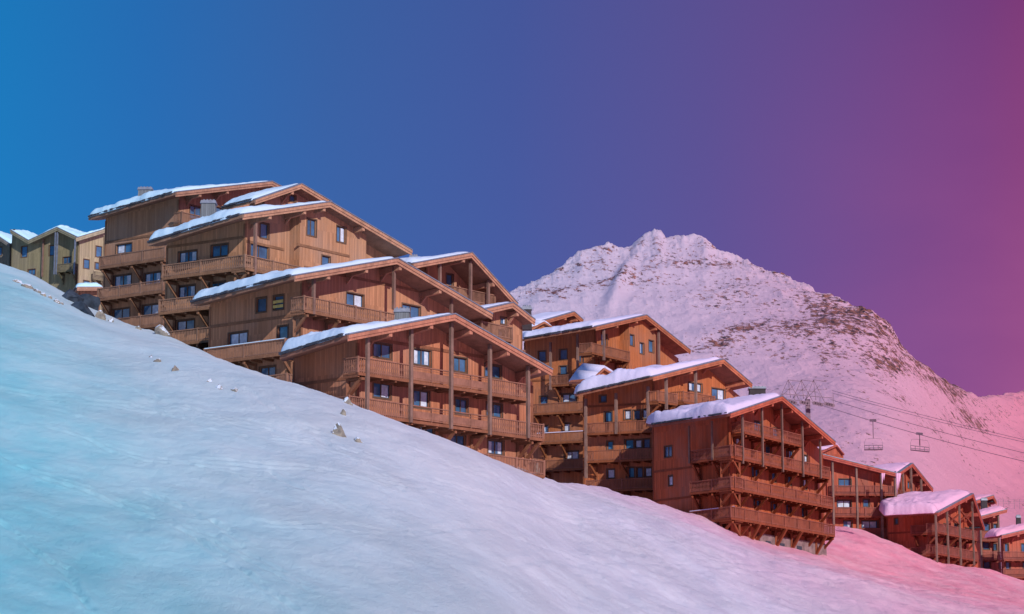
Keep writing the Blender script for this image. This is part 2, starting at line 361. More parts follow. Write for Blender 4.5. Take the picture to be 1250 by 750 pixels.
crest = np.power(np.clip(1-np.abs(1-MQ)*11, 0, 1), 1)
amp = fade*(1-.9*crest)*y*.0040
z = z + amp*(2.0*fbm(x*.007, y*.006, 4, 50) + .55*fbm(x*.022, y*.016, 5, 60, .6, True))
# rib running down from the main summit, its west flank in shade
rib = np.exp(-((MT*F+625-(785-(1-qc)*230))/11)**2)*np.clip(1-np.abs(qc-.90)*9, 0, 1)
z = z + rib*5
z = z + crest*y*.0026*(fbm(x*.05, y*.04, 5, 70, .62, True)-.75)
z = np.where(MQ > 1, z - (MQ-1)*500*.6, z)
# where bare rock shows: (px, py, rx, ry, weight)
PXm = MT*F + 625; PYm = 920 - el*F*1.0
rock = .26 + .5*fbm(x*.007, y*.005, 3, 90)
for (cx, cy, ax, ay, wt) in [(803,292,26,10,.38),(868,295,18,8,.5),(743,299,22,6,.4),(690,322,60,9,.35),(930,325,70,9,.3),(1020,364,60,10,.45),
        (1035,393,34,20,1.2),(1075,395,30,24,1.0),(1092,415,26,34,1.2),(1000,380,40,14,.4),(1060,430,45,28,.55),(1135,455,50,26,.85),(1165,475,28,18,.85),(1015,455,22,34,.5),(975,425,45,30,.45),
        (908,416,24,6,.75),(880,428,26,5,.6),(940,400,80,50,.28),(870,360,60,30,.30),(850,320,60,10,.35),(780,345,50,5,.45),(735,350,35,10,.35),(680,358,45,8,.45),(700,372,60,5,.35),
        (1010,350,60,7,.25),(960,338,40,6,.25),(1080,500,80,10,.35),(1200,520,60,30,.35),(1120,530,160,26,.25)]:
    rock = rock + wt*np.exp(-(((PXm-cx)/ax)**2 + ((PYm-cy)/ay)**2))
for (cx, cy, ax, ay, wt) in [(760,375,50,20,.35),(820,400,50,16,.3),(1000,530,120,30,.1),(700,340,40,8,.2)]:
    rock = rock - wt*np.exp(-(((PXm-cx)/ax)**2 + ((PYm-cy)/ay)**2))
o = grid_obj('mountain', x, y, z, M_MTN, np.clip(rock, 0, .80)); o['kind'] = 'structure'

# ------------------------------------------------------------------ chalet builder
class Chalet:
    def __init__(s, name, label, cat, K, u, v, col, right, left, verge, of=1.6, k=0.0, back=.9, group='timber chalets stepping down the slope', pitch_t=.24, oe=None, mat=None, far=None, base_drop=2.5):
        """K=(px,py,depth) near corner; u,v = dx/dy of facade and side wall; right/left = px where facade / side wall end;
        verge = px polyline of the roof edge, on a plane `of` in front of the facade"""
        s.K = at(*K); s.K.z = 0
        s.u = Vector(u+(0,)).normalized(); s.v = Vector(v+(0,)).normalized()
        s.W = s.front(right, K[1])[0]; s.L = s.side(left, K[1])[0]
        s.verge = [s.front(px, py, of) for px, py in verge]; s.of, s.k, s.back, s.th = of, k, back, pitch_t
        s.t1e = None
        if far:
            sE, zE = s.verge[0]; t1, zf = s.side(far[0], far[1], -sE); s.k = (zE-zf)/(t1+of); s.t1e = t1
        cs = [s.P(a, b, 0) for a in (0, s.W) for b in (0, s.L)]
        s.zb = min(gz(c.x, c.y) for c in cs) - base_drop
        s.org = s.P(s.W/2, s.L/2, 0); s.org.z = s.zb
        s.root = empty(name, s.org); tag(s.root, label, cat, group)
        s.M = mat or timber('cladding_'+name, col); s.MB_ = beamwood('beams_'+name, (col[0]*.92, col[1]*.98, col[2]*1.0+.02)); s.MR = beamwood('rail_wood_'+name, (col[0]*.50+.03, col[1]*.50+.03, col[2]*.50+.035))
        s.MD = beamwood('dark_beam_'+name, tuple(c*.5 for c in col))
        s.fw, s.sw, s.walls = [], [], None
    def P(s, a, b, z): p = s.K + s.u*a + s.v*b; return Vector((p.x, p.y, z))
    def mb(s): return MB(s.org)
    def solve(s, px, py, base, d):
        r = ray(px, py); det = r.x*(-d.y) - (-d.x)*r.y
        lam = (base.x*(-d.y) + d.x*base.y)/det; q = (r.x*base.y - r.y*base.x)/det
        return q, lam*r.z
    def front(s, px, py, off=0):
        return s.solve(px, py, s.K - s.v*off, s.u)
    def side(s, px, py, off=0):
        return s.solve(px, py, s.K - s.u*off, s.v)
    def tend(s, a):                          # where the roof ends at the back; the eave end may be mitred
        e = s.L + s.back
        if s.t1e is None or a >= 0: return e
        sE = s.verge[0][0]; return s.t1e + (e-s.t1e)*max(0, (a-sE)/(0-sE))
    def zr(s, a, t, dz=0):                   # top face of the roof slab
        vs = s.verge
        if a <= vs[0][0]: i = 0
        elif a >= vs[-1][0]: i = len(vs)-2
        else: i = max(j for j in range(len(vs)-1) if vs[j][0] <= a)
        (a0, z0), (a1, z1) = vs[i], vs[i+1]
        return z0 + (z1-z0)*(a-a0)/(a1-a0) - s.k*(t+s.of) + dz
    def box(s, m, a0, a1, b0, b1, z0, z1):
        m.hexa([s.P(a0,b0,z0), s.P(a1,b0,z0), s.P(a1,b1,z0), s.P(a0,b1,z0), s.P(a0,b0,z1), s.P(a1,b0,z1), s.P(a1,b1,z1), s.P(a0,b1,z1)])
    def panel(s, m, pt, inward, x0, x1, top, z0, wins, breaks=()):
        """wall sheet with real openings; pt(x,z)->point, top(x)->height, inward=vector of reveal"""
        wins = [q for q in wins if q[0] > x0+.02 and q[1] < x1-.02 and q[3] < min(top(q[0]), top(q[1]))-.05]
        xs = sorted(set([x0, x1] + [q for wq in wins for q in wq[:2]] + [b for b in breaks if x0 < b < x1]))
        for a, b in zip(xs, xs[1:]):
            if b-a < 1e-4: continue
            mid = (a+b)/2; cuts = sorted([(q[2], q[3]) for q in wins if q[0] < mid < q[1]]); z = z0
            for c0, c1 in cuts:
                if c0 > z: m.poly([pt(a,z), pt(b,z), pt(b,c0), pt(a,c0)])
                z = max(z, c1)
            m.poly([pt(a,z), pt(b,z), pt(b,top(b)), pt(a,top(a))])
        for (a, b, c, d) in wins:
            A, B, C, D = pt(a,c), pt(b,c), pt(b,d), pt(a,d)
            for p, q in ((A,B),(B,C),(C,D),(D,A)): m.poly([p, q, q+inward, p+inward])
        return wins
    def window(s, pt, inward, q, curtain=0, yellow=False):
        a, b, c, d = q; W, H = b-a, d-c; ex = inward.normalized()
        fr = s.mb(); f = .06
        def bar(x0, x1, z0, z1, e0=.10, e1=.17):
            fr.hexa([pt(x0,z0)+ex*e0, pt(x1,z0)+ex*e0, pt(x1,z0)+ex*e1, pt(x0,z0)+ex*e1, pt(x0,z1)+ex*e0, pt(x1,z1)+ex*e0, pt(x1,z1)+ex*e1, pt(x0,z1)+ex*e1])
        bar(a, a+f, c, d); bar(b-f, b, c, d); bar(a+f, b-f, c, c+f); bar(a+f, b-f, d-f, d)
        if W > 1.0: bar((a+b)/2-f*.7, (a+b)/2+f*.7, c+f, d-f)
        if W > 2.2:
            for t in (.25, .75): bar(a+W*t-f/2, a+W*t+f/2, c+f, d-f)
        # casing round the opening, proud of the cladding
        for (x0,x1,z0,z1) in ((a-.09,a,c-.09,d+.09),(b,b+.09,c-.09,d+.09),(a,b,d,d+.09),(a,b,c-.09,c)): bar(x0,x1,z0,z1,-.03,.02)
        w_ = fr.build('window', M_FRAME, s.root)
        g = s.mb(); e = .14; g.poly([pt(a+.02,c+.02)+ex*e, pt(b-.02,c+.02)+ex*e, pt(b-.02,d-.02)+ex*e, pt(a+.02,d-.02)+ex*e]); g.build('pane', M_GLASS, w_)
        if curtain:
            n_ = 10
            spans = {1: ((.08,.46),), 2: ((.54,.92),), 3: ((.08,.30),(.70,.92)), 4: ((.1,.9),)}[curtain]
            for (t0, t1) in spans:
                g = s.mb()
                for i in range(n_):
                    x0 = a+W*(t0+(t1-t0)*i/n_); x1 = a+W*(t0+(t1-t0)*(i+1)/n_); o0 = .132; o1 = .118
                    if i % 2: o0, o1 = o1, o0
                    g.poly([pt(x0,c+.09)+ex*o0, pt(x1,c+.09)+ex*o1, pt(x1,d-.09)+ex*o1, pt(x0,d-.09)+ex*o0])
                g.build('curtain', M_CURT, w_)
        if yellow:
            g = s.mb()
            for z0 in (c+.12, c+H*.45):
                g.hexa([pt(a,z0)-ex*.05, pt(b,z0)-ex*.05, pt(b,z0)-ex*.01, pt(a,z0)-ex*.01, pt(a,z0+.22)-ex*.05, pt(b,z0+.22)-ex*.05, pt(b,z0+.22)-ex*.01, pt(a,z0+.22)-ex*.01])
            g.build('board', M_YEL, w_)
    def rect(s, f, r, off=0):
        x0, y0, x1, y1 = r[:4]; my, mx = (y0+y1)/2, (x0+x1)/2
        a, b = f(x0, my, off)[0], f(x1, my, off)[0]
        return (min(a,b), max(a,b), f(mx, y1, off)[1], f(mx, y0, off)[1])
    def build_walls(s, fwins=(), swins=(), bays=(), bands=()):
        m = s.mb(); th = s.th
        top = lambda a: s.zr(a, 0) - th
        cu = [0,3,0,0,1,0,0,0,2,0]
        def run(pt, inward, x0, x1, top_, wins, src, f, off=0, breaks=(), mm=m):
            qs = [s.rect(f, r, off) for r in wins]
            ok = s.panel(mm, pt, inward, x0, x1, top_, s.zb, qs, breaks)
            for q, r in zip(qs, wins):
                if q in ok: s.window(pt, inward, q, cu[(int(r[0]*7+r[1]*3)) % 10] if len(r) < 5 else r[4], len(r) > 5)
        inF = s.v*.18; inS = s.u*.18
        run(lambda a,z: s.P(a,0,z), inF, 0, s.W, top, fwins, 'f', s.front, 0, [p[0] for p in s.verge])
        z0w = s.zr(0, 0) - th
        run(lambda b,z: s.P(0,b,z), inS, 0, s.L, lambda b: s.zr(0,b)-th, swins, 's', s.side)
        s.panel(m, lambda b,z: s.P(s.W,b,z), -inS, 0, s.L, lambda b: s.zr(s.W,b)-th, s.zb, [])
        s.panel(m, lambda a,z: s.P(a,s.L,z), -inF, 0, s.W, lambda a: s.zr(a,s.L)-th, s.zb, [], [p[0] for p in s.verge])
        s.walls = m.build('wall', s.M, s.root)
        for (px0, px1, py, off, wins) in bays:
            a0, a1 = s.front(px0, py, off)[0], s.front(px1, py, off)[0]; bm_ = s.mb()
            tp = lambda a, t=-off: s.zr(a, t) - th
            run(lambda a,z: s.P(a,-off,z), inF, a0, a1, tp, wins, 'f', s.front, off, [p[0] for p in s.verge], bm_)
            for a in (a0, a1): bm_.poly([s.P(a,-off,s.zb), s.P(a,.0,s.zb), s.P(a,.0,s.zr(a,0)-th), s.P(a,-off,s.zr(a,-off)-th)])
            bm_.build('bay', s.M, s.root)
        for (px, py, which, off, a0, a1) in bands:     # storey boards: level mouldings
            g = s.mb(); z = (s.front if which == 'f' else s.side)(px, py, off)[1]
            if which == 'f': s.box(g, a0, a1 if a1 else s.W, -off-.05, -off-.003, z-.1, z+.1)
            else: s.box(g, -off-.05, -off-.003, a0, a1 if a1 else s.L, z-.1, z+.1)
            g.build('storey_board', s.MD, s.root)
        for (a, b) in ((0,0),(s.W,0),(0,s.L)):         # corner boards
            g = s.mb(); e = .13; s.box(g, a-(.035 if a == 0 else e), a+(e if a == 0 else .035), b-(.035 if b == 0 else e), b+(e if b == 0 else .035), s.zb, s.zr(a,b)-th-.25)
            g.build('corner_board', s.MD, s.root)
    def build_roof(s, thick=(.62,.22), purlins=(), board=.42, snow=True):
        t0, t1 = -s.of, s.L + s.back; th = s.th
        r = s.mb(); vs = list(s.verge); Z = lambda a, z, t, d=0: z - s.k*(t+s.of) + d
        vx = list(vs)
        if s.t1e is not None and vs[0][0] < 0 < vs[1][0]:
            vx.insert(1, (0.0, vs[0][1] + (vs[1][1]-vs[0][1])*(0-vs[0][0])/(vs[1][0]-vs[0][0])))
        for (a0, z0), (a1, z1) in zip(vx, vx[1:]):
            e0, e1 = s.tend(a0), s.tend(a1)
            r.hexa([s.P(a0,t0,Z(a0,z0,t0,-th)), s.P(a1,t0,Z(a1,z1,t0,-th)), s.P(a1,e1,Z(a1,z1,e1,-th)), s.P(a0,e0,Z(a0,z0,e0,-th)),
                    s.P(a0,t0,z0), s.P(a1,t0,z1), s.P(a1,e1,Z(a1,z1,e1)), s.P(a0,e0,Z(a0,z0,e0))])
        s.roof = r.build('roof', s.MR, s.root)
        g = s.mb(); fl = s.mb()
        for (a0, z0), (a1, z1) in zip(vs, vs[1:]):
            for (d0, d1, w0, w1) in ((.0, -board, t0-.07, t0-.003), (-.02, -board*.55, t0-.13, t0-.07)):
                g.hexa([s.P(a0,w0,z0+d1), s.P(a1,w0,z1+d1), s.P(a1,w1,z1+d1), s.P(a0,w1,z0+d1), s.P(a0,w0,z0+d0), s.P(a1,w0,z1+d0), s.P(a1,w1,z1+d0), s.P(a0,w1,z0+d0)])
            fl.hexa([s.P(a0,t0-.16,z0+.004), s.P(a1,t0-.16,z1+.004), s.P(a1,t0+.3,z1+.004), s.P(a0,t0+.3,z0+.004), s.P(a0,t0-.16,z0+.09), s.P(a1,t0-.16,z1+.09), s.P(a1,t0+.3,z1+.09), s.P(a0,t0+.3,z0+.09)])
        g.build('barge_board', s.MB_, s.roof); fl.build('flashing', M_FLASH, s.roof)
        # tiles along both eaves
        for (a, z, sg) in ((vs[0][0], vs[0][1], -1), (vs[-1][0], vs[-1][1], 1)):
            t1 = s.tend(a); n = int((t1-t0)/.35); g = s.mb()
            for i in range(n):
                ta, tb = t0+.3+(t1-t0-.3)*i/n, t0+.3+(t1-t0-.3)*(i+.9)/n; j = random.uniform(.08,.26)
                aa, ab = sorted((a+sg*j, a-sg*.45))
                g.hexa([s.P(aa,ta,Z(a,z,ta,.005)), s.P(ab,ta,Z(a,z,ta,.005)), s.P(ab,tb,Z(a,z,tb,.005)), s.P(aa,tb,Z(a,z,tb,.005)),
                        s.P(aa,ta,Z(a,z,ta,.16)), s.P(ab,ta,Z(a,z,ta,.18)), s.P(ab,tb,Z(a,z,tb,.18)), s.P(aa,tb,Z(a,z,tb,.16))])
            g.build('eave_tiles', M_TILE, s.roof)
        for f in purlins:
            g = s.mb(); a = f; z = s.zr(a, t0) - th
            g.hexa([s.P(a-.14,t0+.02,z-.42), s.P(a+.14,t0+.02,z-.42), s.P(a+.14,.05,z-.42-s.k*s.of), s.P(a-.14,.05,z-.42-s.k*s.of),
                    s.P(a-.14,t0+.02,z-.01), s.P(a+.14,t0+.02,z-.01), s.P(a+.14,.05,z-.01-s.k*s.of), s.P(a-.14,.05,z-.01-s.k*s.of)])
            g.beam(s.P(a,-.55,z-.44), s.P(a,.0,z-1.0), .14, .18); g.build('purlin', s.MB_, s.roof)
        if snow:
            nseg = len(vs)-1
            for i, ((a0, z0), (a1, z1)) in enumerate(zip(vs, vs[1:])):
                tk = thick[i % len(thick)]
                if tk > 0: s.snow(a0, z0, a1, z1, t0+.22, s.L+s.back, tk, i == 0, i == nseg-1)
    def snow(s, a0, z0, a1, z1, t0, t1, tk, open0, open1):
        na, ntt = 44, 60; me_v = []; seed = int(abs(s.K.x)*13+abs(a0)*7) % 997
        A = np.linspace(0, 1, na)[None, :].repeat(ntt, 0); T = np.linspace(0, 1, ntt)[:, None].repeat(na, 1)
        ac = a0 + (a1-a0)*A; t1 = np.vectorize(s.tend)(ac); tt = t0 + (t1-t0)*T
        wob = .22*fbm(tt*.6, tt*0+seed, 4, seed)
        lip = .35 if tk > 1 else .04; tk = tk*1.2 if tk < 1 else tk
        aa0 = a0 - ((lip + wob) if open0 else 0); aa1 = a1 + ((lip + wob) if open1 else 0)
        a = aa0 + (aa1-aa0)*A
        base = z0 + (z1-z0)*(a-a0)/(a1-a0) - s.k*(tt+s.of)
        da = (a-aa0)*s_abs(open0) + 9*(not open0); db = (aa1-a)*s_abs(open1) + 9*(not open1)
        dt0 = (tt-t0); dt1 = (t1-tt)
        def rd(d, r): return np.sqrt(np.clip(1-(1-np.clip(d/r, 0, 1))**2, 0, 1))
        fa = np.clip((a-a0)/(a1-a0), 0, 1); fa = fa if (open0 and not open1) else (1-fa if open1 and not open0 else fa*0)
        prof = rd(da, .8)*rd(db, .8)*(.25+.75*rd(dt0, 3.2))*rd(dt0, .5)*rd(dt1, .7)*(1-.55*fa)
        hgt = tk*(1+.5*fbm(a*.3, tt*.3, 5, seed+5)+.25*fbm(a*1.5, tt*1.5, 3, seed+8))*prof
        top = base + .10 + hgt; bot = base + .014 - (.22*(1-np.clip(da/.5,0,1)) if open0 else 0)*.0
        droop = .0
        vs = []
        for arr in (top, bot):
            for i in range(ntt):
                for j in range(na): vs.append(s.P(float(a[i,j]), float(tt[i,j]), float(arr[i,j])) - s.org)
        n = ntt*na; fs = []
        for i in range(ntt-1):
            for j in range(na-1):
                q = i*na+j; fs.append([q, q+1, q+na+1, q+na]); fs.append([n+q, n+q+na, n+q+na+1, n+q+1])
        for i in range(ntt-1):
            for j in (0, na-1): q = i*na+j; fs.append([q, q+na, n+q+na, n+q])
        for j in range(na-1):
            for i in (0, ntt-1): q = i*na+j; fs.append([q, q+1, n+q+1, n+q])
        me = bpy.data.meshes.new('snow_cover'); me.from_pydata([tuple(p) for p in vs], [], fs)
        bm = bmesh.new(); bm.from_mesh(me); bmesh.ops.recalc_face_normals(bm, faces=bm.faces); bm.to_mesh(me); bm.free()
        link('snow_cover', me, M_ROOFSNOW, s.roof, True)
    # balconies ---------------------------------------------------
    def rail(s, m, pf, x0, x1, zd, style, H=1.02):
        """railing between x0,x1; pf(x, off, z) -> point, off outward in m"""
        def bar(a, b, z0, z1, o0, o1): m.hexa([pf(a,o0,z0), pf(b,o0,z0), pf(b,o1,z0), pf(a,o1,z0), pf(a,o0,z1), pf(b,o0,z1), pf(b,o1,z1), pf(a,o1,z1)])
        bar(x0, x1, zd+H-.07, zd+H, -.07, .07); bar(x0, x1, zd+.10, zd+.17, -.03, .03)
        if style == 'panel':
            bar(x0, x1, zd+.2, zd+.66, -.03, .03); bar(x0, x1, zd+.80, zd+.83, -.02, .02)
            n = max(1, int((x1-x0)/1.3))
            for i in range(n+1): a = x0+(x1-x0-.06)*i/n; bar(a, a+.06, zd, zd+H-.071, -.05, .05)
            return
        n = max(1, round((x1-x0)/(.185 if style == 'cut' else .15)))
        st = (x1-x0)/n
        for i in range(n):
            a = x0+st*i+st*.14
            if style == 'cut':              # sawn boards, wide head and foot with a narrow waist
                wd = st*.60; bar(a, a+wd, zd+.03, zd+.34, -.014, .014); bar(a+wd*.26, a+wd*.74, zd+.34, zd+.52, -.014, .014)
                bar(a, a+wd, zd+.52, zd+.70, -.014, .014); bar(a+wd*.2, a+wd*.8, zd+.70, zd+H-.07, -.014, .014)
            else: bar(a, a+st*.45, zd+.03, zd+H-.07, -.014, .014)
    def balcony(s, where, px0, px1, pxr, pyr, proj=1.25, style='cut', ends='lr', brackets=True, H=1.02, wrap=0, snowy=False):
        f = s.front if where == 'f' else s.side
        a = f(px0, pyr, proj)[0]; b = f(px1, pyr, proj)[0]; x0, x1 = min(a,b), max(a,b); z = f(pxr, pyr, proj)[1] - H
        pf = (lambda x, o, zz: s.P(x, -(o+proj), zz)) if where == 'f' else (lambda x, o, zz: s.P(-(o+proj), x, zz))
        pin = (lambda x, o, zz: s.P(x, -o, zz)) if where == 'f' else (lambda x, o, zz: s.P(-o, x, zz))
        d = s.mb()
        def bx_(a, b, o0, o1, z0, z1): d.hexa([pin(a,o0,z0), pin(b,o0,z0), pin(b,o1,z0), pin(a,o1,z0), pin(a,o0,z1), pin(b,o0,z1), pin(b,o1,z1), pin(a,o1,z1)])
        bx_(x0, x1, .005, proj, z-.10, z); bx_(x0-.01, x1+.01, proj, proj+.07, z-.17, z+.02)
        n = max(1, int((x1-x0)/1.1))
        for i in range(n+1):
            a = x0+.1+(x1-x0-.2)*i/n; bx_(a-.07, a+.07, .01, proj-.02, z-.28, z-.103)
        bal = d.build('balcony', s.MD, s.root)
        g = s.mb(); s.rail(g, pf, x0, x1, z, style, H)
        pe = {'l': x0, 'r': x1}
        for e in ends:
            a = pe[e]
            pq = (lambda x, o, zz, a=a: s.P(a+o, -x, zz)) if where == 'f' else (lambda x, o, zz, a=a: s.P(-x, a+o, zz))
            s.rail(g, pq, .06, proj-.07, z, style if style != 'panel' else 'cut', H)
        for i in range(max(1, int((x1-x0)/2.6))+1):
            n2 = max(1, int((x1-x0)/2.6)); a = x0+(x1-x0)*i/n2
            g.hexa([pf(a-.06,-.06,z), pf(a+.06,-.06,z), pf(a+.06,.06,z), pf(a-.06,.06,z), pf(a-.06,-.06,z+H+.05), pf(a+.06,-.06,z+H+.05), pf(a+.06,.06,z+H+.05), pf(a-.06,.06,z+H+.05)])
        g.build('railing', s.MR, bal)
        if brackets:
            n = max(1, int(round((x1-x0)/3.4)))
            for i in range(n+1):
                a = x0+.35+(x1-x0-.7)*i/n; g = s.mb()
                g.beam(pin(a, proj-.08, z-.32), pin(a, .05, z-1.45), .17, .2); g.beam(pin(a, .1, z-1.75), pin(a, .1, z-.3), .18, .18, Vector((1,0,0)))
                g.beam(pin(a,.02,z-.36), pin(a,proj+.06,z-.36), .17, .17); g.build('bracket', s.MD, bal)
        if snowy:
            g = s.mb(); g.hexa([pf(x0,-.07,z+H+.004), pf(x1,-.07,z+H+.004), pf(x1,.07,z+H+.004), pf(x0,.07,z+H+.004), pf(x0,-.05,z+H+.07), pf(x1,-.05,z+H+.07), pf(x1,.05,z+H+.07), pf(x0,.05,z+H+.07)])
            g.build('snow_cover', M_ROOFSNOW, bal)
        return z
    def post(s, px, y0, y1, off=1.28, where='f', wd=.2, mat=None, full=False):
        f = s.front if where == 'f' else s.side
        a, zt = f(px, y0, off); _, zb = f(px, y1, off)
        if where == 'f':
            if full or True: zt = min(zt+1.2, s.zr(a, -off)-s.th-.02) if full else min(zt, s.zr(a, -off)-s.th-.02)
            bb = (a-wd/2, a+wd/2, -off-.10, -off+.10)
        else: bb = (-off-.1, -off+.1, a-wd/2, a+wd/2)
        g = s.mb(); s.box(g, *bb, zb, zt); g.build('post', mat or M_POST, s.root)
    def chimney(s, px, ytop, ybot, wpx, t, name='chimney', mat=None):
        q, zt = s.solve(px, ytop, s.K + s.v*t, s.u); _, zb = s.solve(px, ybot, s.K + s.v*t, s.u)
        c = s.P(q, t, 0); wdt = wpx/F*c.y; zb = max(min(zb, s.zr(q, t)) - .3, zb - .9); g = s.mb(); x, y = Vector((wdt/2,0,0)), Vector((0,wdt*.42,0))
        B = Vector((c.x,c.y,zb)); T = Vector((c.x,c.y,zt-.25)); k = .86
        g.hexa([B-x-y, B+x-y, B+x+y, B-x+y, T-x*k-y*k, T+x*k-y*k, T+x*k+y*k, T-x*k+y*k]); ch = g.build(name, mat or M_CHIM, s.roof)
        g = s.mb(); T2 = T+Vector((0,0,.25)); g.hexa([T-x-y+Vector((0,0,.003)), T+x-y+Vector((0,0,.003)), T+x+y+Vector((0,0,.003)), T-x+y+Vector((0,0,.003)), T2-x*.9-y*.9, T2+x*.9-y*.9, T2+x*.9+y*.9, T2-x*.9+y*.9])
        for i in range(4):
            p = T2 + x*(-.6+.4*i); g.beam(p, p+Vector((0,0,.16)), .12)
        g.build('chimney_cap', M_FLASH, ch)
    def dormer(s, pl, pa, pr, d, length=4.5, th=.35):
        """little gable on the roof: left foot, apex and right foot in px at depth d"""
        A, B, C = at(*pl, d), at(*pa, d), at(*pr, d); bk = Vector((-.5, .85, .12)).normalized()*length
        g = s.mb(); dn = Vector((0,0,-.7)); f = Vector((0,.35,0))
        g.poly([A+f+dn, C+f+dn, C+f, B+f, A+f]); g.build('dormer', s.M, s.roof)
        g = s.mb(); up = Vector((0,0,.2)); l_ = (A-B)*.10; r_ = (C-B)*.10
        for p, q in ((A+l_, B), (B, C+r_)):
            g.hexa([p, q, q+bk, p+bk, p+up, q+up, q+bk+up, p+bk+up])
        dr = g.build('dormer_roof', s.MB_, s.roof)
        g = s.mb(); o_ = Vector((0,.25,.205)); h = Vector((0,0,th))
        pr2 = [A+l_, A*.5+B*.5, B, C*.5+B*.5, C+r_]; hh = [.25,.9,1.0,.9,.25]
        for i in range(4):
            p, q = pr2[i]+o_, pr2[i+1]+o_
            g.hexa([p, q, q+bk, p+bk, p+h*hh[i]*.5, q+h*hh[i+1]*.5, q+bk+h*hh[i+1], p+bk+h*hh[i]])
        g.build('dormer_snow', M_ROOFSNOW, s.roof, True)
def s_abs(b): return 1.0 if b else 0.0

# ------------------------------------------------------------------ chalets
CA, CB, CC, CD = (.42,.215,.125), (.50,.255,.14), (.50,.235,.13), (.50,.19,.10)
CE, CF, CG, CH = (.46,.155,.058), (.50,.15,.055), (.52,.12,.046), (.48,.10,.05)

# A: highest block on the left
A = Chalet('chalet', 'brown timber block at the upper left, highest of the row, three left wall balconies', 'chalet',
           (217,300,216), (.78,1), (-1.5,1), CA, 330, 128, [(214,235),(331,222),(346,230)], of=1.6, far=(108,266))
A.build_walls([(232,252,246,268),(262,254,278,270)], [(142,298,161,309),(139,336,160,351),(176,333,196,347),(138,377,158,390),(174,372,194,386),(216,260,216.1,261)],
              bands=[(170,290,'s',0,.2,None)])
A.build_roof((.55,.3), purlins=(1.0, 4.5))
A.balcony('s', 122, 201, 160, 308, 1.3, 'slat'); A.balcony('s', 120, 199, 160, 347, 1.3, 'slat'); A.balcony('s', 119, 199, 160, 387, 1.3, 'slat')
A.balcony('f', 222, 262, 240, 263, 1.0, 'slat', brackets=False)
A.chimney(178, 230, 243, 19, 6.0)

# A2: small gable peeking over B
A2 = Chalet('chalet', 'small timber gable with a square window peeking over the ridge of the upper chalet', 'chalet',
            (322,250,205), (.80,1), (-1.5,1), CB, 395, 305, [(311,244),(367,225),(404,247)], of=1.2, k=.08)
A2.build_walls([(354,239,361,246)], []); A2.build_roof((.4,.1), purlins=(2.2,))

# B: upper chalet with the protruding lit bay
B = Chalet('chalet', 'upper timber chalet with a big sunlit gable bay and a wide grey chimney', 'chalet',
           (298,330,184), (.80,1), (-1.65,1), CB, 492, 203, [(296,262),(402,247),(502,306)], of=1.9, far=(180,297))
B.build_walls([(318,273,328,291),(306,299,328,316),(455,304,462,322)], [(218,307,240,320,3),(258,299,278,313),(217,349,238,363,3),(255,345,275,357),(215,391,237,403),(262,388,280,400)],
              bays=[(366,447,300,1.0,[(375,268,386,288),(411,277,422,296),(393,313,403,326)])],
              bands=[(400,307,'f',1.0,4.6,10.6),(320,299,'f',0,.2,4.3),(250,296,'s',0,.2,None)])
B.build_roof((.62,.1), purlins=(.6, 4.4, 6.6, 11.2))
B.balcony('s', 199, 292, 245, 318, 1.3, 'cut'); B.balcony('s', 195, 290, 240, 361, 1.3, 'cut'); B.balcony('s', 194, 290, 240, 401, 1.3, 'slat')
B.balcony('f', 299, 366, 331, 318, 1.3, 'cut', ends='l')
B.post(312, 272, 336, 1.3); B.chimney(255, 246, 266, 20, 5.5)

# C: middle chalet
C = Chalet('chalet', 'timber chalet with a window boarded by yellow planks, directly above the nearest chalet', 'chalet',
           (368,380,172), (.84,1), (-1.35,1), CC, 585, 256, [(359,337),(484,316),(600,384)], of=1.9, far=(233,370))
C.build_walls([(423,359,444,375),(491,373,513,388),(470,404,486,418),(535,385,550,399)], [(313,364,325,381,0),(334,361,346,378,0,1),(279,406,302,421,4),(339,398,351,418,0),(317,448,336,460),(350,452,364,466)],
              bands=[(460,345,'f',0,.2,None),(310,392,'s',0,.2,None)])
C.build_roof((.62,.30), purlins=(.7, 4.6, 8.2, 12.6))
C.balcony('s', 250, 348, 300, 420, 1.2, 'slat', snowy=True); C.balcony('f', 371, 494, 440, 375, 1.3, 'cut', ends='l')
C.balcony('s', 258, 350, 300, 462, 1.2, 'slat')
C.post(383, 345, 384, 1.3, full=True); C.post(481, 320, 378, 1.3, full=True); C.post(551, 360, 420, 1.3, full=True)

# M: shaded gable behind, right of C
Mq = Chalet('chalet', 'shaded timber gable with three pale topped posts, behind the roof of the yellow boarded chalet', 'chalet',
           (520,340,196), (.86,1), (-1.4,1), CC, 612, 492, [(504,322),(575,309),(631,371)], of=2.6, k=.06)
Mq.build_walls([(545,335,553,352),(556,340,567,358),(585,350,592,368)], []); Mq.build_roof((.45,.12), purlins=(1.5, 5.2))
for p_, y_ in ((537,322),(574.5,316),(596,338)): Mq.post(p_, y_, y_+60, 2.2, full=True)
Mq.balcony('f', 516, 604, 560, 351, 1.8, 'slat', brackets=False); Mq.chimney(505, 313, 324, 12, 6)
# M2: its lower wing
M2 = Chalet('chalet', 'small timber wing with a tiny window and dark chimney under the shaded three post gable', 'chalet',
           (600,400,188), (.8,1), (-1.4,1), CC, 637, 560, [(585,379),(625,370),(652,391)], of=1.0, k=.05)
M2.build_walls([(611,388,618,396),(609,404,616,416)], []); M2.build_roof((.3,.2), purlins=(2.0,))
M2.balcony('f', 588, 625, 606, 396, 1.2, 'slat'); M2.chimney(643, 375, 390, 13, 4.0, mat=M_CHIMD)
M2.balcony('f', 600, 640, 620, 424, 1.2, 'slat')

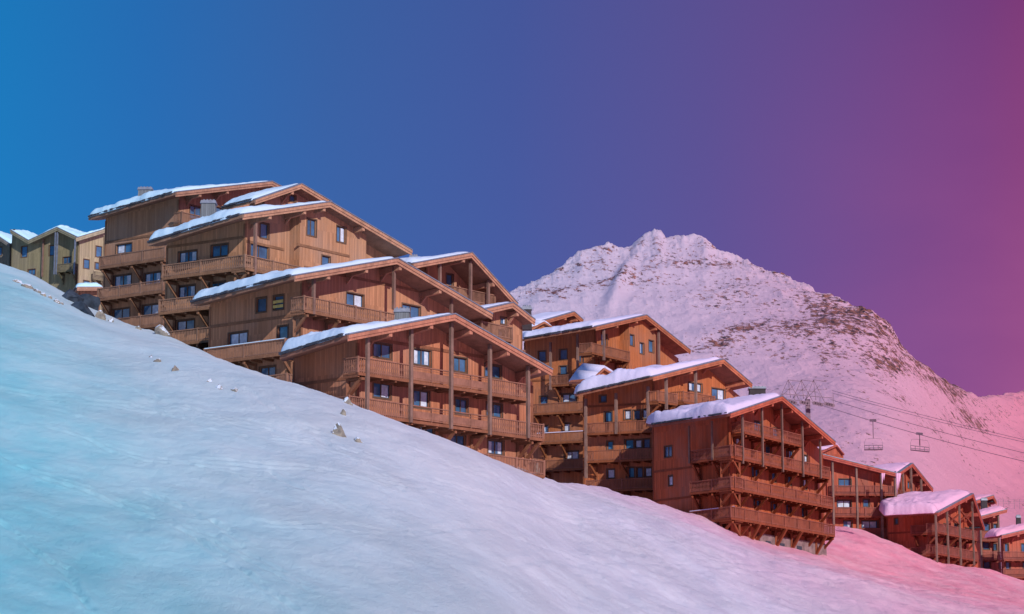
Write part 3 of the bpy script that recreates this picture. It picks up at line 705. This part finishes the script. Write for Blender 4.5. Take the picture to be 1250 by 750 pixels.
# D: the foreground chalet
D = Chalet('chalet', 'nearest orange brown chalet with five tall posts through two long front balconies and curtained windows', 'chalet',
           (436,460,157), (.95,1), (-1.28,1), CD, 650, 358, [(424,409),(554,384),(673,452)], of=2.0, far=(342,434))
D.build_walls([(456,420,478,437,0),(505,427,526,446,3),(554,437,570,454,0),(592,446,612,461,0),
               (456,468,477,486,2),(505,477,524,498,2),(556,487,571,506,0),(594,493,613,509,0),(470,510,490,528),(513,521,530,536),(550,531,568,548,0),(596,538,615,555,3)],
              [(353.5,444,359,458)], bands=[(540,428,'f',0,.2,None),(400,465,'s',0,.2,None),(540,478,'f',0,.2,None)])
D.build_roof((.66,.36), purlins=(.9, 4.6, 8.3, 11.9, 15.0))
PXD = [449,502,551,598,644.5]
for rowy in (0, 1):
    yref = (441.5, 490.5)[rowy]
    for i in range(4): D.balcony('f', PXD[i]+(.5), PXD[i+1]-.5, 475.5 if i == 0 else (PXD[i]+PXD[i+1])/2, yref + (0, 8.2, 16.2, 24.2)[i]*(1 if rowy == 0 else .9), 1.3, 'panel' if i in (1,2) else 'cut', ends='l' if i == 0 else '', brackets=(i in (0,2) and rowy == 1))
D.balcony('f', 645.2, 663, 654, 525-8, 1.3, 'cut', ends='r')
D.balcony('f', 437, 448.5, 443, 436.5, 1.3, 'cut', ends='l'); D.balcony('f', 426, 448.5, 443, 485.5, 1.3, 'cut', ends='l')
D.balcony('f', 560, 664, 612, 556.5, 1.3, 'slat', ends='r')
for p_, y0, y1 in zip(PXD, (417,402,391,420,454), (500,516,524,531,535)): D.post(p_, y0, y1, 1.42, full=True, wd=.22)
D.chimney(491, 378, 392, 21, 3.0)

# E: behind the gap
E = Chalet('chalet', 'tall orange chalet right of the nearest one, sunlit gable with three slot windows', 'chalet',
           (727,430,254), (.72,1), (-2.4,1), CE, 828, 640, [(727,399),(788,385),(842,428)], of=1.8, far=(640,414))
E.build_walls([(734,408,741,424)], [(657,429,666,441),(683,427,692,439),(683,447,692,457),(659,484,668,494),(686,481,703,491,2),(663,520,669,528),(688,517,695,527,4),(689,551,706,561,4),(706,430,712,442)],
              bays=[(768,806,420,1.1,[(769,409,774,422),(781,419,786,432),(792,416,798,430)])], bands=[(700,462,'s',0,.2,None)])
E.build_roof((.5,.1), purlins=(1.2, 5.0, 8.8))
E.balcony('s', 673, 703, 688, 458, 1.1, 'slat'); E.balcony('s', 648, 713, 680, 492, 1.2, 'slat', snowy=False); E.balcony('s', 655, 714, 685, 528, 1.2, 'slat', snowy=True); E.balcony('s', 660, 715, 690, 561, 1.2, 'slat')
E.balcony('f', 722, 768, 745, 424, 1.4, 'slat', ends='l')
for p_, y0, y1 in ((672,418,476),(705,408,470)): E.post(p_, y0, y1, 1.15, 's')
E.post(737, 400, 440, 1.5, full=True); E.post(804, 405, 450, 1.5, full=True); E.dormer((650,403),(665,395),(673,400), 257, 4)
E2 = Chalet('chalet', 'low snowy timber gable peeking over the tall orange chalet roof', 'chalet',
            (668,395,272), (.9,1), (-2.4,1), CE, 704, 650, [(655,394),(700,381),(711,391)], of=1.2, k=.03)
E2.build_walls([], []); E2.build_roof((.35,.1), purlins=(1.5,3.5))

# Fh: chalet behind G
Fh = Chalet('chalet', 'orange chalet with a snow buried dormer and rows of tall panes on its left wall', 'chalet',
           (798,480,235), (.95,1), (-2.6,1), CF, 905, 712, [(797,460),(882,439),(917,469)], of=1.9, far=(704,481))
Fh.build_walls([(841,468,857,478),(869,475,885,488)], [(738,503,747,515,0),(762,501,770,512,4),(773,501,781,512,0),(784,500,792,511,4),(741,539,748,549,0),(763,537,773,548,0),(775,537,783,547,4),(785,536,793,547,0),
              (741,573,750,584,4),(765,571,774,583,0),(777,571,784,583,0),(787,571,795,582,4),(732,483,740,491)], bands=[(750,495,'s',0,.2,None)])
Fh.build_roof((.95,.15), purlins=(3.0, 7.5, 11.2))
Fh.balcony('s', 716, 797, 755, 515, 1.2, 'slat', brackets=False); Fh.balcony('s', 715, 800, 755, 549, 1.2, 'slat'); Fh.balcony('s', 716, 803, 755, 585, 1.2, 'slat')
for p_, y0, y1 in ((715,487,584),(752,480,530),(791,472,520)): Fh.post(p_, y0, y1, 1.3, 's')
Fh.balcony('f', 803, 826, 814, 479, 1.3, 'slat', ends='lr'); Fh.balcony('f', 834, 872, 853, 481, 1.3, 'cut', ends='lr')
Fh.post(813, 456, 500, 1.4, full=True); Fh.post(849, 452, 500, 1.4, full=True); Fh.dormer((722,467),(738,452),(757,463), 240, 4, .6)
Fh.chimney(924, 473, 486, 22, 9, mat=M_CHIMD)

# G: big chalet right of centre
G = Chalet('chalet', 'large red brown chalet with four tiers of balconies wrapping round above a pale stone base', 'chalet',
           (890,560,222), (.63,1), (-.80,1), CG, 1004, 797, [(891,505),(954,484),(1019,540)], of=2.4, far=(796,519), base_drop=1.5)
G.build_walls([(899,535,904,546,4),(921,515,929,526),(944,523,950,533),(935,545,942,556),(960,550,968,560,0),(980,556,986,566),(918,569,926,582),(940,575,947,588),(960,580,966,592),(979,585,985,597),
               (920,605,928,617),(941,610,948,622),(960,615,966,627),(979,620,985,631)],
              [(811,545,820,558,0),(816,581,821,593,4)], bands=[(840,571,'s',0,.2,None),(840,607,'s',0,.2,None)])
G.build_roof((.75,.08), purlins=(1.4, 5.4, 9.5, 13.2, 16.0))
G.balcony('f', 908, 977, 943, 522.5, 1.6, 'cut'); G.balcony('f', 892, 1012, 952, 557, 1.6, 'cut'); G.balcony('f', 892, 1016, 957, 595, 1.6, 'cut'); G.balcony('f', 892, 1018, 957, 630, 1.6, 'slat')
for y_ in (547, 585.5, 622): G.balcony('s', 842, 897, 868, y_, 1.5, 'cut', snowy=(y_ == 622))
for p_, y0, y1 in ((906,508,566),(930,498,570),(954,490,576),(979,512,582),(1001,538,584)): G.post(p_, y0, y1, 1.75, full=True)
for p_, y0, y1 in ((841,520,566),(869,514,562)): G.post(p_, y0, y1, 1.6, 's')
g = G.mb(); zt = G.front(950, 643, .5)[1]; xa = G.front(925, 650, .5)[0]
G.box(g, G.front(928, 650, .5)[0], G.W-.3, -.45, -.04, G.zb-1, zt-.9); st = g.build('stone_base', M_STONE, G.root)
for px in (938, 955, 976):
    g = G.mb(); a = G.front(px, 660, .5)[0]; G.box(g, a-.5, a+.5, -.5, -.452, G.zb, zt-1.5); g.build('opening', M_TILE, st)  # dark slab on the stone, painted for the shade inside an opening
for px in (915, 947, 966, 996):
    g = G.mb(); a = G.front(px, 655, .5)[0]; z0 = G.front(px, 655, .5)[1]
    g.beam(G.P(a, -1.9, zt-.35), G.P(a, -.5, zt-2.0), .2, .22); g.beam(G.P(a,-.52,zt-2.3), G.P(a,-.52,zt-.3), .2, .2, Vector((1,0,0))); g.build('bracket', G.MD, st)

# H, H2: farther right
H = Chalet('chalet', 'red timber chalet whose snowy roof edge slopes down to long icicles over three frontal balconies', 'chalet',
           (995,590,288), (14,1), (-.5,1), CH, 1092, 985, [(985,550),(1003,555),(1098,579)], of=1.6, k=.0)
H.build_walls([(1024,585,1039,594,0),(1022,611,1039,620,4),(1054,610,1061,619,0),(1030,636,1040,645),(1052,636,1072,645,4)], [])
H.build_roof((.3,.35), purlins=())
for y_ in (593, 619.5, 645): H.balcony('f', 1018, 1094, 1050, y_, 1.2, 'slat', brackets=False)
for p_ in (1016,1045,1075,1092): H.post(p_, 568, 660, 1.3, full=True)
g = H.mb()
for px, y0, y1, wq in ((1077,578,592,.3),(1079,578,587,.3),(1095,578,605,.35),(1097,578,598,.35),(1098.5,578,590,.3)):
    a = at(px, y0, 284.5); b = at(px, y1, 284.5); n_ = 7
    for i in range(n_):
        p0 = Vector((a.x + wq/2*math.cos(i*6.283/n_), a.y + wq/2*math.sin(i*6.283/n_), a.z)); p1 = Vector((a.x + wq/2*math.cos((i+1)*6.283/n_), a.y + wq/2*math.sin((i+1)*6.283/n_), a.z)); g.poly([p0, p1, b])
g.build('icicle', M_ROOFSNOW, H.roof, True)
H.dormer((1004,553),(1022,545),(1030,555), 291, 4)
H2 = Chalet('chalet', 'steep narrow red gable with thin posts just right of the icicles', 'chalet',
            (1100,600,296), (.75,1), (-1.6,1), CH, 1134, 1075, [(1097,577),(1113,566),(1138,597)], of=1.2, k=.02)
H2.build_walls([(1108,588,1111,596)], []); H2.build_roof((.4,.06), purlins=(2,4)); H2.balcony('f', 1099, 1128, 1112, 601, 1.1, 'slat')
for p_ in (1102,1112,1124): H2.post(p_, 575, 640, 1.1, full=True)

# I: chalet with the thick snow lip
I = Chalet('chalet', 'red timber chalet with a thick lip of snow drooping off its left eave', 'chalet',
           (1143,650,284), (.62,1), (-1.6,1), CH, 1193, 1083, [(1144,626),(1187,603),(1201,645)], of=1.7, far=(1081,629))
I.build_walls([(1152,640,1156,652),(1165,640,1170,652),(1178,645,1183,656),(1152,664,1156,676),(1165,668,1170,680)], [(1092,633,1096,640)], bands=[(1110,650,'s',0,.2,None)])
I.build_roof((1.05,.05), purlins=(2,5.5,9))
I.balcony('f', 1144, 1192, 1165, 643, 1.4, 'slat'); I.balcony('f', 1144, 1193, 1167, 669, 1.4, 'slat'); I.balcony('s', 1112, 1138, 1125, 641, 1.0, 'slat'); I.balcony('s', 1112, 1138, 1125, 668, 1.0, 'slat')
for p_ in (1142,1156,1171,1187): I.post(p_, 625, 690, 1.5, full=True)
g = I.mb()
for (pa, pb) in (((1156,628),(1171,640)),((1171,628),(1156,640)),((1171,622),(1186,640)),((1186,625),(1171,636))):
    a_, za = I.front(*pa, 1.45); b_, zb_ = I.front(*pb, 1.45); g.beam(I.P(a_,-1.45,min(za, I.zr(a_,-1.45)-.3)), I.P(b_,-1.45,zb_), .16)
g.build('strut', I.MD, I.root)

# K, L: last ones at the right edge
Kc = Chalet('chalet', 'narrow red chalet with a small black chimney next to the thick snow lip chalet', 'chalet',
            (1198,650,318), (8,1), (-.3,1), (.50,.12,.07), 1219, 1196, [(1192,632),(1229,622)], of=1.6, k=.0)
Kc.build_walls([(1200,639,1208,648,0),(1200,662,1208,671,0),(1201,684,1209,694,0),(1213,640,1217,648,0),(1213,664,1217,672,0)], []); Kc.build_roof((.55,), purlins=(1,))
for y_ in (650, 673.5, 697): Kc.balcony('f', 1197, 1218, 1207, y_, 1.2, 'slat', brackets=False, ends='')
Kc.post(1196.5, 634, 700, 1.3, full=True); Kc.post(1218.5, 628, 700, 1.3, full=True); Kc.chimney(1201, 609, 622, 8, 2, mat=M_CHIMD)
K2 = Chalet('chalet', 'little snowy roof tip standing behind the narrow chalet with the black chimney', 'chalet',
            (1196,620,345), (3,1), (-.6,1), CH, 1210, 1188, [(1190,612),(1212,605),(1216,613)], of=1.2)
K2.build_walls([], []); K2.build_roof((.4,.1))
Lc = Chalet('chalet', 'red chalet cut off by the right edge of the picture', 'chalet',
            (1225,660,310), (7,1), (-.5,1), (.52,.12,.07), 1290, 1222, [(1222,654),(1268,643),(1300,654)], of=1.5)
Lc.build_walls([(1226,664,1231,674,0),(1247,664,1252,674,0),(1228,685,1233,695,0),(1249,685,1254,694,0)], []); Lc.build_roof((1.1,.7), purlins=(1,5))
for y_ in (673.5, 694.5): Lc.balcony('f', 1225, 1288, 1240, y_, 1.2, 'slat', brackets=False, ends='l')
Lc.chimney(1243, 630, 640, 6, 5, mat=M_CHIMD)

# V: folded-roof houses at the far left
V = Chalet('chalet', 'shade toned brown house with a zigzag snowy roof and pale posts, far left', 'chalet',
           (13,320,338), (1.6,-.55), (.5,1), (.20,.15,.08), 95, 13, [(9,279),(14,280),(35,294),(70,278),(95,289)], of=1.2, back=.2) if False else None
def folded(label, K, u, v, right, verge, col, fw, depth, thick, posts=(), bal=(), bands=()):
    c = Chalet('folded_roof_house', label, 'house', K, u, v, col, right, K[0]-.01, verge, of=1.3, back=.3, group='folded roof houses at the far left')
    c.L = depth; c.build_walls(fw, [], bands=bands); c.build_roof(thick, board=.5)
    for p in posts: c.post(*p)
    for b in bal: c.balcony('f', *b)
    return c
V1 = folded('shade toned brown house with a zigzag snowy roof and pale posts at the far left', (14,320,345), (2.2,-1), (.45,1), 94,
            [(13,281),(35,294),(70,278),(95,290)], (.27,.23,.13), [(26,301,33,314,0),(12.5,312,19,320,0),(34,329,43,336,0),(77,314,86,322,0),(60,300,66,312,0)], 9, (.55,.5,.6),  # brown darkened to paint in the shade on this wall
            posts=[(68,284,335,1.2,'f',.18,M_FLASH),(70.5,284,335,1.2,'f',.18,M_FLASH),(92,292,335,1.2,'f',.18,M_FLASH),(53,290,338,.3,'f',.2)], bal=[(70,90,80,322,1.2,'slat')])
V2 = folded('yellow house toned as sunlit, with square windows beside the zigzag roofed house', (96,320,332), (1.0,1), (.1,1), 126,
            [(93,291),(129,280)], (.42,.35,.22), [(102,317,109,328,0),(117,301,124,314,0),(102,343,109,348,0),(116,321,121,329,0)], 7, (.6,), bal=[(114,127,120,332,1.0,'slat')])  # paler copy of that brown, sunlight painted into the cladding
V3 = folded('dark snowy gable cut off by the left edge of the picture', (-20,320,350), (2.0,-.6), (.45,1), 12,
            [(-24,286),(-12,282),(12,298)], (.20,.17,.13), [(-4,302,2,312,0)], 8, (.5,.6))
s1 = Chalet('snowy_shed', 'low shed under a flat slab of snow below the far left houses', 'shed', (96,357,300), (3,1), (-.3,1), CA, 122, 95, [(94,351),(125,351)], of=.8, group=None)
s1.L = 4; s1.build_walls([], []); s1.build_roof((.7,))

# ------------------------------------------------------------------ rocks
def rock(px, py, wpx, hpx, label, seed, group='boulders poking through the snow', d=None, tall=False, mat=None, flat=1.0):
    p = at(px, py, d) if d else hit(px, py)
    if p is None: p = at(px, py, 160)
    wm, hm = wpx/F*p.y, hpx/F*p.y
    if d:
        g_ = gz(p.x, p.y); q = hit(px, py + hpx*.3)
        if q is not None: p = q
        elif not tall:
            tx_ = (px-625)/F; ks = np.arange(120, 300, 1.0); yy_ = float(ks[int(np.argmax(ground(tx_*ks, ks)/ks))]); p = Vector((tx_*yy_, yy_, gz(tx_*yy_, yy_)+hm*.15))
        else: hm = max(hm, at(px, py-hpx*.5, d).z - g_); p.z = g_
    rnd = random.Random(seed); bm = bmesh.new(); bmesh.ops.create_icosphere(bm, subdivisions=3, radius=1)
    planes = [(Vector((rnd.uniform(-1,1), rnd.uniform(-1,1), rnd.uniform(-.4,1))).normalized(), rnd.uniform(.5,.85)) for _ in range(13)]
    for v in bm.verts:
        for n_, dd in planes:
            q = v.co.dot(n_)
            if q > dd: v.co -= n_*(q-dd)
        v.co += Vector((rnd.uniform(-1,1), rnd.uniform(-1,1), rnd.uniform(-1,1)))*.035
        v.co.x *= wm*.68; v.co.y *= wm*.55; v.co.z *= hm*.95
    me = bpy.data.meshes.new('rock'); bm.to_mesh(me); bm.free()
    o = link('rock', me, mat or M_ROCK); o.location = (p.x, p.y, p.z); o.rotation_euler.z = rnd.uniform(0, 3)
    return tag(o, label, 'rock', group)
rock(414, 532, 17, 19, 'largest dark boulder standing out of the open snow below the nearest chalet', 3)
rock(436, 541, 15, 10, 'low brown stone just right of the largest boulder in the open snow', 4)
rock(419, 507, 8, 9, 'small tan stone on the snow between the largest boulder and the nearest chalet', 5)
rock(423, 490, 14, 12, 'snow capped boulder against the left corner of the nearest chalet', 6, d=150)
for i, (x_, y_, w_, h_, l_) in enumerate([(255,470,9,10,'pointed pale stone at the left end of the row of stones in mid slope'),(268,475,12,7,'low snowy stone second from the left in the row in mid slope'),
      (286,480,14,9,'brown flat stone at the right end of the row of stones in mid slope'),(213,454,13,9,'round tan boulder alone on the left part of the slope'),
      (191,443,12,7,'flat stone up left of the round tan boulder'),(184,438,8,6,'small stone topmost beside the flat stone on the left part of the slope'),(170,432,7,3,'thin sliver of stone left of the small topmost stone')]):
    rock(x_, y_, w_, h_, l_, 20+i)
for i, (x_, y_, w_, h_, l_, d_) in enumerate([(197,405,20,15,'pale snow capped boulder at the foot of the lowest balconies of the tallest block',168),(123,386,13,12,'round snowy boulder left of the tallest block',186),
      (135,391,9,8,'small snowy boulder just right of the round one beside the tallest block',185),(168,401,12,6,'low snowy stone on the slope edge under the tallest block',178)]):
    rock(x_, y_, w_, h_, l_, 40+i, d=d_)
for i, (x_, y_, w_, h_, l_) in enumerate([(20,345,14,5,'long dark ledge stone at the left end of the outcrop'),(33,351,18,6,'dark ledge stone in the outcrop at the upper left'),(45,357,9,6,'tan stone beside the dark ledge'),
      (52,362,8,6,'tan stone in the middle of the outcrop at the upper left'),(60,364,7,5,'small tan stone near the right end of the outcrop'),(68,369,10,6,'tan stone at the lower right end of the outcrop'),(75,372,6,4,'tiny tan stone last in the outcrop')]):
    rock(x_, y_, w_, h_, l_, 60+i, group='outcrop stones at the upper left')
M_DARKROCK = plain('dark_bank', (.035,.05,.075), .8, .2, 0, .6, 1.2)  # dark blue stone colour of the bank
for i, (x_, y_, w_, h_, l_) in enumerate([(86,362,26,18,'dark blue rock bank below the folded roof houses'),(104,368,30,16,'dark rock between the bank and the snowy boulder'),(98,376,26,12,'lowest dark rock of the bank below the folded roof houses')]):
    rock(x_, y_, w_, h_, l_, 80+i, group='dark rocks of the bank', d=222, tall=True, mat=M_DARKROCK)
rock(648, 553, 20, 14, 'stony snow clad bank just right of the nearest chalet', 90, d=176, tall=True)
rock(655, 560, 14, 9, 'small stone under the stony bank right of the nearest chalet', 91, d=174, tall=True)

# ------------------------------------------------------------------ chair lift
def tube(m, pts, r, n=6):
    for p, q in zip(pts, pts[1:]):
        d = (q-p).normalized(); a = d.cross(Vector((0,0,1)));
        if a.length < 1e-3: a = Vector((1,0,0))
        a.normalize(); b = a.cross(d); i = len(m.v)
        for c in (p, q):
            for k in range(n): m.v.append(c + (a*math.cos(k*2*math.pi/n) + b*math.sin(k*2*math.pi/n))*r - m.org)
        for k in range(n): m.f.append([i+k, i+(k+1)%n, i+n+(k+1)%n, i+n+k])
def cable(pa, pb, sag, label, r=.03):
    a, b = at(*pa), at(*pb); m = MB(a); pts = []
    for i in range(41):
        t = i/40; p = a.lerp(b, t); p.z -= sag*4*t*(1-t); pts.append(p)
    tube(m, pts, r); o = m.build('lift_cable', M_STEEL); o.location = a; tag(o, label, 'cable', 'chair lift cables'); return pts
cable((1016,477,300), (1500,588,262), .6, 'uppermost of the lift cables crossing the snowfield at the right', .028)
cable((1016,480,300), (1500,591,262), .6, 'cable running just beneath the uppermost one at the right', .028)
cb = cable((1014,488,288), (1500,604,250), .8, 'middle lift cable crossing the snowfield at the right')
cc = cable((1000,494,270), (1500,614,232), .8, 'lowest lift cable, the one the two chairs hang from')
# lift tower head
p0 = at(986, 488, 279); tw = empty('lift_pylon', (p0.x, p0.y, gz(p0.x, p0.y))); tag(tw, 'lattice head of the chair lift tower behind the roof of the large red brown chalet', 'lift tower')
og = Vector(tw.location)
m = MB(og); m.beam((p0.x, p0.y, og.z-1), (p0.x, p0.y, p0.z), .5, .5, Vector((1,0,0))); m.build('mast', M_STEEL, tw)
def seg(m, a, b, d=279, w_=.07): m.beam(at(*a, d), at(*b, d), w_)
m = MB(og)
for dd in (278.2, 280.2):
    for a, b in (((955,487),(1017,494)),((955,481),(1016,486)),((1017,481),(1017,494)),((955,481),(955,487)),((970,483),(970,489)),((985,484),(985,490)),((1001,485),(1001,492))): seg(m, a, b, dd)
m.build('walkway', M_STEEL, tw)
for (x_, yb) in ((961,486),(977,487),(992,489)):
    m = MB(og)
    for a, b in (((x_-9,yb),(x_+1,464)),((x_+1,464),(x_+15,yb+3)),((x_-4,yb-11),(x_+6,yb-10)),((x_+1,464),(x_+4,yb)),((x_-9,yb-1),(x_+9,470)),((x_+1,464),(x_+17,466))): seg(m, a, b, 278.5, .06)
    m.build('lattice_frame', M_STEEL, tw)
for (x_, y_) in ((962,490),(978,491),(994,492),(1008,493)):
    m = MB(og)
    for j in range(4):
        c = at(x_+j*3, y_+j*.7, 277.5); pts = [c + Vector((.22*math.cos(k*math.pi/5), 0, .22*math.sin(k*math.pi/5))) for k in range(11)]
        m.poly(pts[:-1]); m.poly([p+Vector((0,.14,0)) for p in pts[:-1]])
        for p, q in zip(pts, pts[1:]): m.poly([p, q, q+Vector((0,.14,0)), p+Vector((0,.14,0))])
    m.build('sheave_train', M_STEEL, tw)
def chair(px, pyc, dist, label, tilt):
    top = min(cc, key=lambda p: abs(p.x/p.y - (px-625)/F)); o_ = empty('lift_chair', top); tag(o_, label, 'lift chair', 'empty chairs hanging from the lift cable')
    og = Vector(top); Z = at(px, pyc, top.y).z; W = .98; rt = Vector((1, -.25, tilt)).normalized(); fw_ = Vector((.25, 1, 0)).normalized(); c = Vector((top.x, top.y, Z))
    m = MB(og); tube(m, [top+Vector((0,0,.15)), top+Vector((0,0,-1.2)), c+Vector((0,0,1.25))], .05); m.build('hanger', M_STEEL, o_)
    m = MB(og); m.beam(top-rt*.35+Vector((0,0,.08)), top+rt*.35+Vector((0,0,.08)), .2, .25); m.build('grip', M_STEEL, o_)
    m = MB(og)
    for s_ in (-1, 1):
        e_ = c+rt*W*s_; tube(m, [c+Vector((0,0,1.25)), c+rt*W*s_*.85+Vector((0,0,1.2)), e_+Vector((0,0,.8)), e_, e_-fw_*.5-Vector((0,0,.05))], .016)
    m.build('bail', M_STEEL, o_)
    m = MB(og)
    for k in range(4):
        q = c+rt*(-W+W*2*(k+.5)/4)-fw_*.25; m.beam(q-rt*.24, q+rt*.24, .5, .08)
    m.beam(c-rt*W-fw_*.5, c+rt*W-fw_*.5, .07); m.build('seat', M_STEEL, o_)
    m = MB(og); 
    for dz in (.22, .5): m.beam(c-rt*W+Vector((0,0,dz)), c+rt*W+Vector((0,0,dz)), .06)
    for k in range(5): q = c+rt*(-W+W*2*k/4); m.beam(q, q+Vector((0,0,.5)), .06, .06, Vector((1,0,0)))
    m.build('backrest', M_STEEL, o_)
chair(1073, 549.5, 0, 'left empty lift chair hanging over the snowfield', -.02)
chair(1126, 551, 0, 'right empty lift chair hanging over the snowfield, slightly tipped', -.14)
# posts of the far fence at right
def mhit(px, py):
    return at(px, py, 372)
fe = empty('snow_fence', at(1232, 613, 372)); tag(fe, 'thin post and net fence on the snow beyond the last roofs at the right', 'fence')
for i in range(9):
    p = at(1212+i*6.5, 612, 372); m = MB(fe.location); m.beam(p-Vector((0,0,1.2)), p+Vector((0,0,.25)), .05, .05, Vector((1,0,0))); m.build('fence_post', M_STEEL, fe)
m = MB(fe.location)
for dz in (-.3, -.05, .2): m.beam(at(1212,612,372)+Vector((0,0,dz)), at(1264,612,372)+Vector((0,0,dz)), .03)
m.build('net', M_STEEL, fe)
